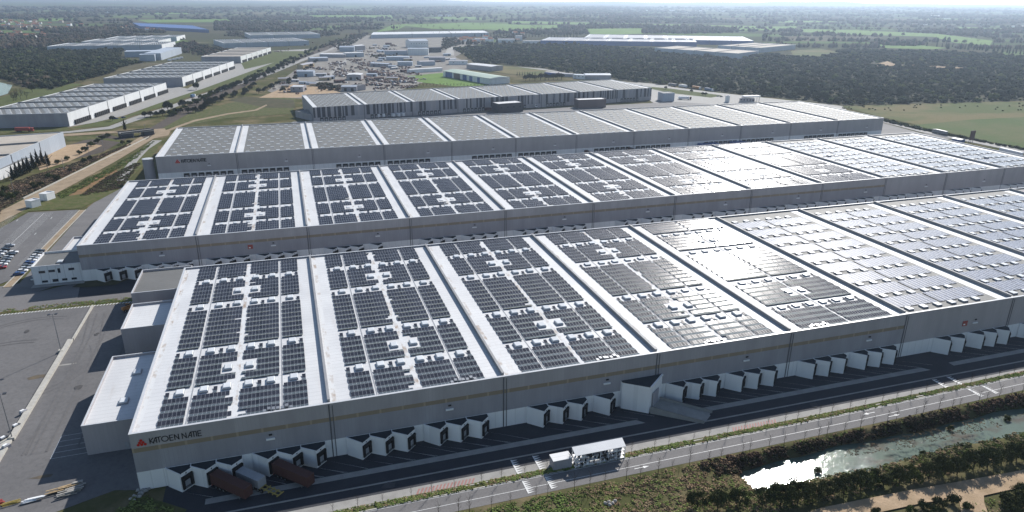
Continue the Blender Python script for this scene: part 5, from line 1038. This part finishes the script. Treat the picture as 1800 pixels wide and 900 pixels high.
hedge = [((225, 262), (300, 200), 0), ((250, 208), (345, 197), 9), ((345, 199), (380, 178), 12), ((360, 185), (415, 168), 10), ((372, 168), (425, 148), 12), ((425, 170), (445, 150), 8), ((430, 152), (505, 110), 26), ((455, 140), (560, 92), 22), ((470, 128), (560, 84), 12), ((540, 92), (610, 68), 16), ((505, 150), (560, 106), 12), ((455, 166), (495, 146), 7)]
for (a, b), (c, d), n in hedge:
    for i in range(n): t = (i+.5)/n; x, y = G(a+(c-a)*t+R_.uniform(-4, 4), b+(d-b)*t+R_.uniform(-1, 1)); tree(x, y, R_.uniform(4, 7), R_.uniform(4.5, 7), 'dark evergreen tree in the long hedge along the railway', 'hedge trees along the railway', 'oak', i=i)
for i in range(70): t = R_.random(); x, y = G(300+(610-300)*t+R_.uniform(-3, 3), 205-140*t**.93+R_.uniform(-2.5, 2)); tree(x, y, R_.uniform(3.5, 6.5), R_.uniform(4, 6.5), 'lighter green tree between the dark ones of the railway hedge', 'lighter hedge trees along the railway', 'green', i=i)
for i in range(9): x, y = G(925+i*8+R_.uniform(-2, 2), 142-i*.3); tree(x, y, R_.uniform(7, 10), 8, 'dark tree in the clump behind the striped hall', 'trees behind the striped hall', 'oak', i=i)
for i in range(8): x, y = G(909+i*4.5, 133+i*.1); tree(x, y, 7, 3, 'slim dark cypress in the row behind the striped hall', 'cypresses behind the striped hall', 'con', name='cypress')
for i in range(26): x, y = G(720+i*6, 152.5+R_.uniform(-3, .5)); tree(x, y, R_.uniform(3, 5), 3, 'thin bare tree in the field behind the striped hall', 'bare trees behind the striped hall', 'bare')
for px, py in ((1127, 155), (1170, 157), (1235, 168), (1240, 168.5), (1215, 163)): x, y = G(px, py); tree(x, y, 4, 4, 'small dark tree on the green strip of the lorry park', 'trees of the lorry park', 'oak')
for i in range(10): x, y = G(27+i*1.6+R_.uniform(-8, 8), 172+R_.uniform(-4, 6)); tree(x, y, 9, 5, 'bare poplar at the pond on the far left', 'bare poplars at the pond', 'bare')
# woods
TF = [multi(np.random.RandomState(20+k), 8, I0, .62, (.28, .46)) for k in range(6)]
TN = [multi(np.random.RandomState(40+k), 12, I1, .6, (.26, .42)) for k in range(4)]
FR = [(797, 86), (900, 79), (960, 77), (1150, 88), (1296, 106), (1340, 96), (1400, 100), (1500, 88), (1650, 91), (1800, 100), (2150, 112), (2150, 166), (1800, 178), (1560, 184), (1478, 186.5), (1400, 176), (1270, 163), (1180, 150.5), (1100, 143), (1010, 130), (955, 120), (880, 113), (835, 112), (820, 100)]
FRw = [G(*p) for p in FR]; sheet('woodland_floor', FRw, .02, m_wood)
FL = [(-80, 92), (0, 90), (80, 86), (180, 86), (250, 92), (330, 90), (300, 100), (215, 118), (190, 131), (140, 142), (90, 158), (45, 150), (0, 138), (-80, 135)]; FLw = [G(*p) for p in FL]; sheet('woodland_floor', FLw, .02, m_wood)
exl = [[G(210, 108), G(290, 112), G(330, 90), G(215, 84)]]
def wood(name, poly, n, s, T, exc=(), mats=(m_leaf, m_leafd, m_leafg), p=(.6, .3, .1)):
    P = fill(poly, n, exc); f = fbm(P, 60, 8); P = P[f > -1.1]; f = fbm(P, 60, 8); sc = s*(.42+NR.rand(len(P))**2.2*.95)*(1+.2*f); return scatter(name, T, P, sc, list(mats), NR.choice(len(mats), len(P), p=list(p)), zs=sc*(.85+.5*NR.rand(len(P))))
clear = [[G(*p) for p in q] for q in ([(1520, 114), (1560, 108), (1570, 112), (1605, 117), (1560, 118)], [(1600, 115), (1700, 120), (1720, 123), (1620, 120)], [(1390, 92), (1440, 88), (1480, 94), (1440, 101), (1395, 101)])]
wood('woodland', FRw, 21000, 4.6, TF, clear); wood('woodland', FLw, 7000, 5.0, TF, exl)
edge = [(1150, 149), (1270, 162), (1400, 175), (1478, 185), (1560, 182.5), (1800, 176.5), (1900, 174)]
for i in range(60):
    t = R_.random()*(len(edge)-1); k = int(t); t -= k; px = edge[k][0]*(1-t)+edge[k+1][0]*t; py = edge[k][1]*(1-t)+edge[k+1][1]*t-abs(R_.gauss(0, 14))-1
    x, y = G(px, max(104, py)); tree(x, y, R_.uniform(6, 10.5), R_.uniform(6, 9.5), 'dark round oak standing out of the big wood on the right', 'oaks standing out of the right wood', 'oak', i=i)
for i in range(40): x, y = G(R_.uniform(1480, 1800), R_.uniform(183, 196)); tree(x, y, 1.8, 2, 'small dark bush at the edge of the dry meadow', 'bushes in the dry meadow', 'bush', i=i)
wood('scrub_growth', [G(*p) for p in [(1552, 211), (1640, 231), (1800, 263), (1800, 265), (1640, 234), (1552, 214)]], 500, 1.6, TF)
# left-side middle distance growth, then hedges and copses of the far plain
for q, n, s in (([(0, 60), (60, 62), (200, 58), (330, 70), (180, 80), (80, 83), (0, 86)], 2600, 6), ([(300, 78), (340, 74), (370, 84), (430, 92), (350, 100), (320, 92)], 500, 5), ([(395, 64), (440, 66), (560, 66), (600, 62), (570, 56), (400, 56)], 500, 6), ([(600, 90), (650, 60), (640, 58), (560, 84), (590, 84)], 300, 5), ([(775, 90), (810, 78), (800, 66), (780, 70)], 260, 5), ([(870, 70), (905, 60), (925, 66), (905, 76)], 160, 6), ([(560, 148), (600, 152), (595, 160), (560, 158)], 90, 4), ([(20, 132), (90, 140), (60, 158), (20, 150)], 90, 5), ([(655, 98), (700, 99), (690, 104), (650, 103)], 60, 4)):
    wood('woodland', [G(*p) for p in q], n, s, TF, mats=(m_leaf, m_farwood, m_bare), p=(.35, .4, .25))
def farwoods():
    n = 110000; U = np.stack([NR.uniform(-150, 1950, n), 13+NR.rand(n)**1.25*76], 1); P = np.array([G(a, b) for a, b in U]); d = np.linalg.norm(P-CAM[:2], axis=1)
    k = (d < 13000) & (d > 1450)
    for f in ([(640, 56), (860, 55), (860, 70), (640, 70)], [(930, 62), (1340, 58), (1340, 82), (1260, 92), (940, 76)], [(330, 54), (560, 54), (560, 86), (330, 86)], [(380, 58), (600, 58), (640, 54), (520, 100), (380, 95)], [(560, 66), (800, 68), (800, 98), (560, 100)], [(80, 58), (330, 58), (330, 90), (80, 90)], [(700, 44), (820, 40), (1000, 47), (900, 56), (700, 58)], [(1030, 51), (1130, 50), (1130, 60), (1035, 62)], [(900, 37), (1130, 42), (1330, 46), (1330, 49), (1100, 45), (900, 41)], [(1350, 50), (1500, 53), (1650, 60), (1745, 72), (1740, 80), (1640, 68), (1450, 60)], [(1530, 79), (1665, 85), (1640, 87), (1560, 85)], [(500, 27), (690, 27), (690, 33), (560, 33)], [(240, 35), (400, 34), (410, 39), (260, 40)], [(0, 37), (130, 38), (130, 52), (0, 50)], [(0, 56), (80, 56), (80, 68), (0, 68)], [(232, 36), (378, 38), (378, 60), (236, 56)]): k &= ~inpoly(U, f)
    k &= ~inpoly(U, FR); P, d = P[k], d[k]
    f = fbm(P, 1400, 2)+.5*fbm(P, 420, 5); rowh = np.abs(((P[:, 0]*.35+P[:, 1])/310.) % 1-.5) > .475; k = (f > .42) | rowh; P, d, f = P[k], d[k], f[k]
    sc = np.clip(d*.0021, 4.5, 20)*(.6+.7*NR.rand(len(P))); zs = np.clip(7+d*.0006, 7, 13)*(.6+.7*NR.rand(len(P)))
    mi = NR.choice(3, len(P), p=[.4, .4, .2]); scatter('far_woodland', [TF[0], TF[1], blob(np.random.RandomState(1), I1), blob(np.random.RandomState(2), I1)], P, sc, [m_farwood, m_leaf, m_bare], mi, zs=zs, z=.3); print('far woods', len(P))
farwoods()
for k, lst in enumerate([[(1540, 78), (1800, 88)], [(1680, 86), (1800, 96)]]): 
    for i in range(22): t = (i+R_.random())/22; x, y = G(lst[0][0]+(lst[1][0]-lst[0][0])*t, lst[0][1]+(lst[1][1]-lst[0][1])*t+R_.uniform(-1, 1)); tree(x, y, R_.uniform(12, 17), 9, 'tall dark cypress in the windbreak beyond the right wood', 'windbreak beyond the right wood', 'con', name='cypress')
for i in range(46): x, y = G(762+i*5.6, 63.5+2.5*(i/46)+R_.uniform(-.6, .6)); tree(x, y, R_.uniform(10, 15), 8, 'dark cypress in the row between green fields and far white depot', 'cypress row before the green fields', 'con', name='cypress')
for i in range(60): x, y = G(R_.uniform(690, 1000), R_.uniform(38, 57)); tree(x, y, R_.uniform(8, 13), 9, 'single bare tree standing in the far green fields', 'trees in the far green fields', 'bare')
for i in range(40): x, y = G(R_.uniform(1350, 1760), R_.uniform(50, 84)); tree(x, y, R_.uniform(8, 13), 10, 'single tree along the far green fields on the right', 'trees of the right-hand fields', 'bare' if i % 2 else 'oak')
# low hills on the horizon
def hills(x0, x1, dist, top, seed):
    r = random.Random(seed); n = 60; V = []; Fc = []
    for i in range(n+1):
        az = YAW+math.atan((x0+(x1-x0)*i/n-900)/F_); t = i/n; e = math.sin(t*math.pi)**.6; h = top*e*(.6+.25*math.sin(t*9+seed)+.15*math.sin(t*23+seed*2))
        for dd, hh in ((0, -2), (500, h*.7), (1300, h), (2300, -2)): V.append((CAM[0]+math.sin(az)*(dist+dd), CAM[1]+math.cos(az)*(dist+dd), hh))
    for i in range(n):
        for j in range(3): a = i*4+j; Fc.append((a, a+1, a+5, a+4))
    kind(obj('hills', big_mesh('hills', np.array(V), np.array(Fc), [m_farwood])), 'structure')
hills(930, 1500, 14500, 60, 1); hills(1150, 1560, 15000, 82, 2); hills(380, 1000, 14800, 52, 3); hills(-200, 500, 14800, 45, 5)
# ================================================================ light, air, camera
AZ, EL = math.radians(42.3), math.radians(34.2)
w = bpy.data.worlds.new('World'); S.world = w; w.use_nodes = True; nt = w.node_tree; sk = nt.nodes.new('ShaderNodeTexSky'); sk.sky_type = 'NISHITA'; sk.sun_disc = False
sk.sun_elevation = EL; sk.sun_rotation = AZ; sk.altitude = 100; sk.air_density = 1.1; sk.dust_density = .5; sk.ozone_density = 1.6
lnk(nt, sk.outputs[0], nt.nodes['Background'].inputs[0]); nt.nodes['Background'].inputs[1].default_value = .085
l = bpy.data.lights.new('sun', 'SUN'); l.energy = 4.6; l.angle = math.radians(.53); l.color = (1, .96, .905); lo = bpy.data.objects.new('sun', l); COL.objects.link(lo)
from mathutils import Vector, Matrix
d = Vector((math.sin(AZ)*math.cos(EL), math.cos(AZ)*math.cos(EL), math.sin(EL))); lo.rotation_euler = d.to_track_quat('Z', 'Y').to_euler(); lo.location = (0, 0, 300)
HAZE = 8.5e-5
if HAZE:
    mb = MB(); Rr = 17400; mb.box(-Rr, -3000, -5.2, Rr, Rr, CAM[2]+6, None); mb.mats = []; me = bpy.data.meshes.new('haze'); me.from_pydata(mb.v, [], mb.f)
    hm = bpy.data.materials.new('haze_air'); hm.use_nodes = True; nt = hm.node_tree; nt.nodes.clear(); out = nt.nodes.new('ShaderNodeOutputMaterial'); pv = nt.nodes.new('ShaderNodeVolumePrincipled')
    pv.inputs['Color'].default_value = (.64, .79, 1., 1); pv.inputs['Density'].default_value = HAZE; pv.inputs['Anisotropy'].default_value = .55; lnk(nt, pv.outputs[0], out.inputs['Volume']); me.materials.append(hm); kind(obj('haze', me), 'stuff')
cd = bpy.data.cameras.new('camera'); co = bpy.data.objects.new('camera', cd); COL.objects.link(co); S.camera = co
cd.sensor_fit = 'HORIZONTAL'; cd.sensor_width = 36; cd.lens = F_/1800*36; cd.clip_end = 60000; cd.clip_start = 1
m4 = Matrix.Identity(4)
for i in range(3): m4[i][0] = Rt2[i]; m4[i][1] = Up2[i]; m4[i][2] = -Fw[i]; m4[i][3] = CAM[i]
co.matrix_world = m4
v = S.view_settings; v.view_transform = 'Standard'; v.look = 'None'; v.exposure = .45; v.gamma = 1
S.cycles.use_denoising = True; S.cycles.volume_bounces = 0; S.cycles.max_bounces = 5; S.cycles.diffuse_bounces = 2; S.cycles.glossy_bounces = 2; S.cycles.transparent_max_bounces = 4; S.cycles.volume_max_steps = 32
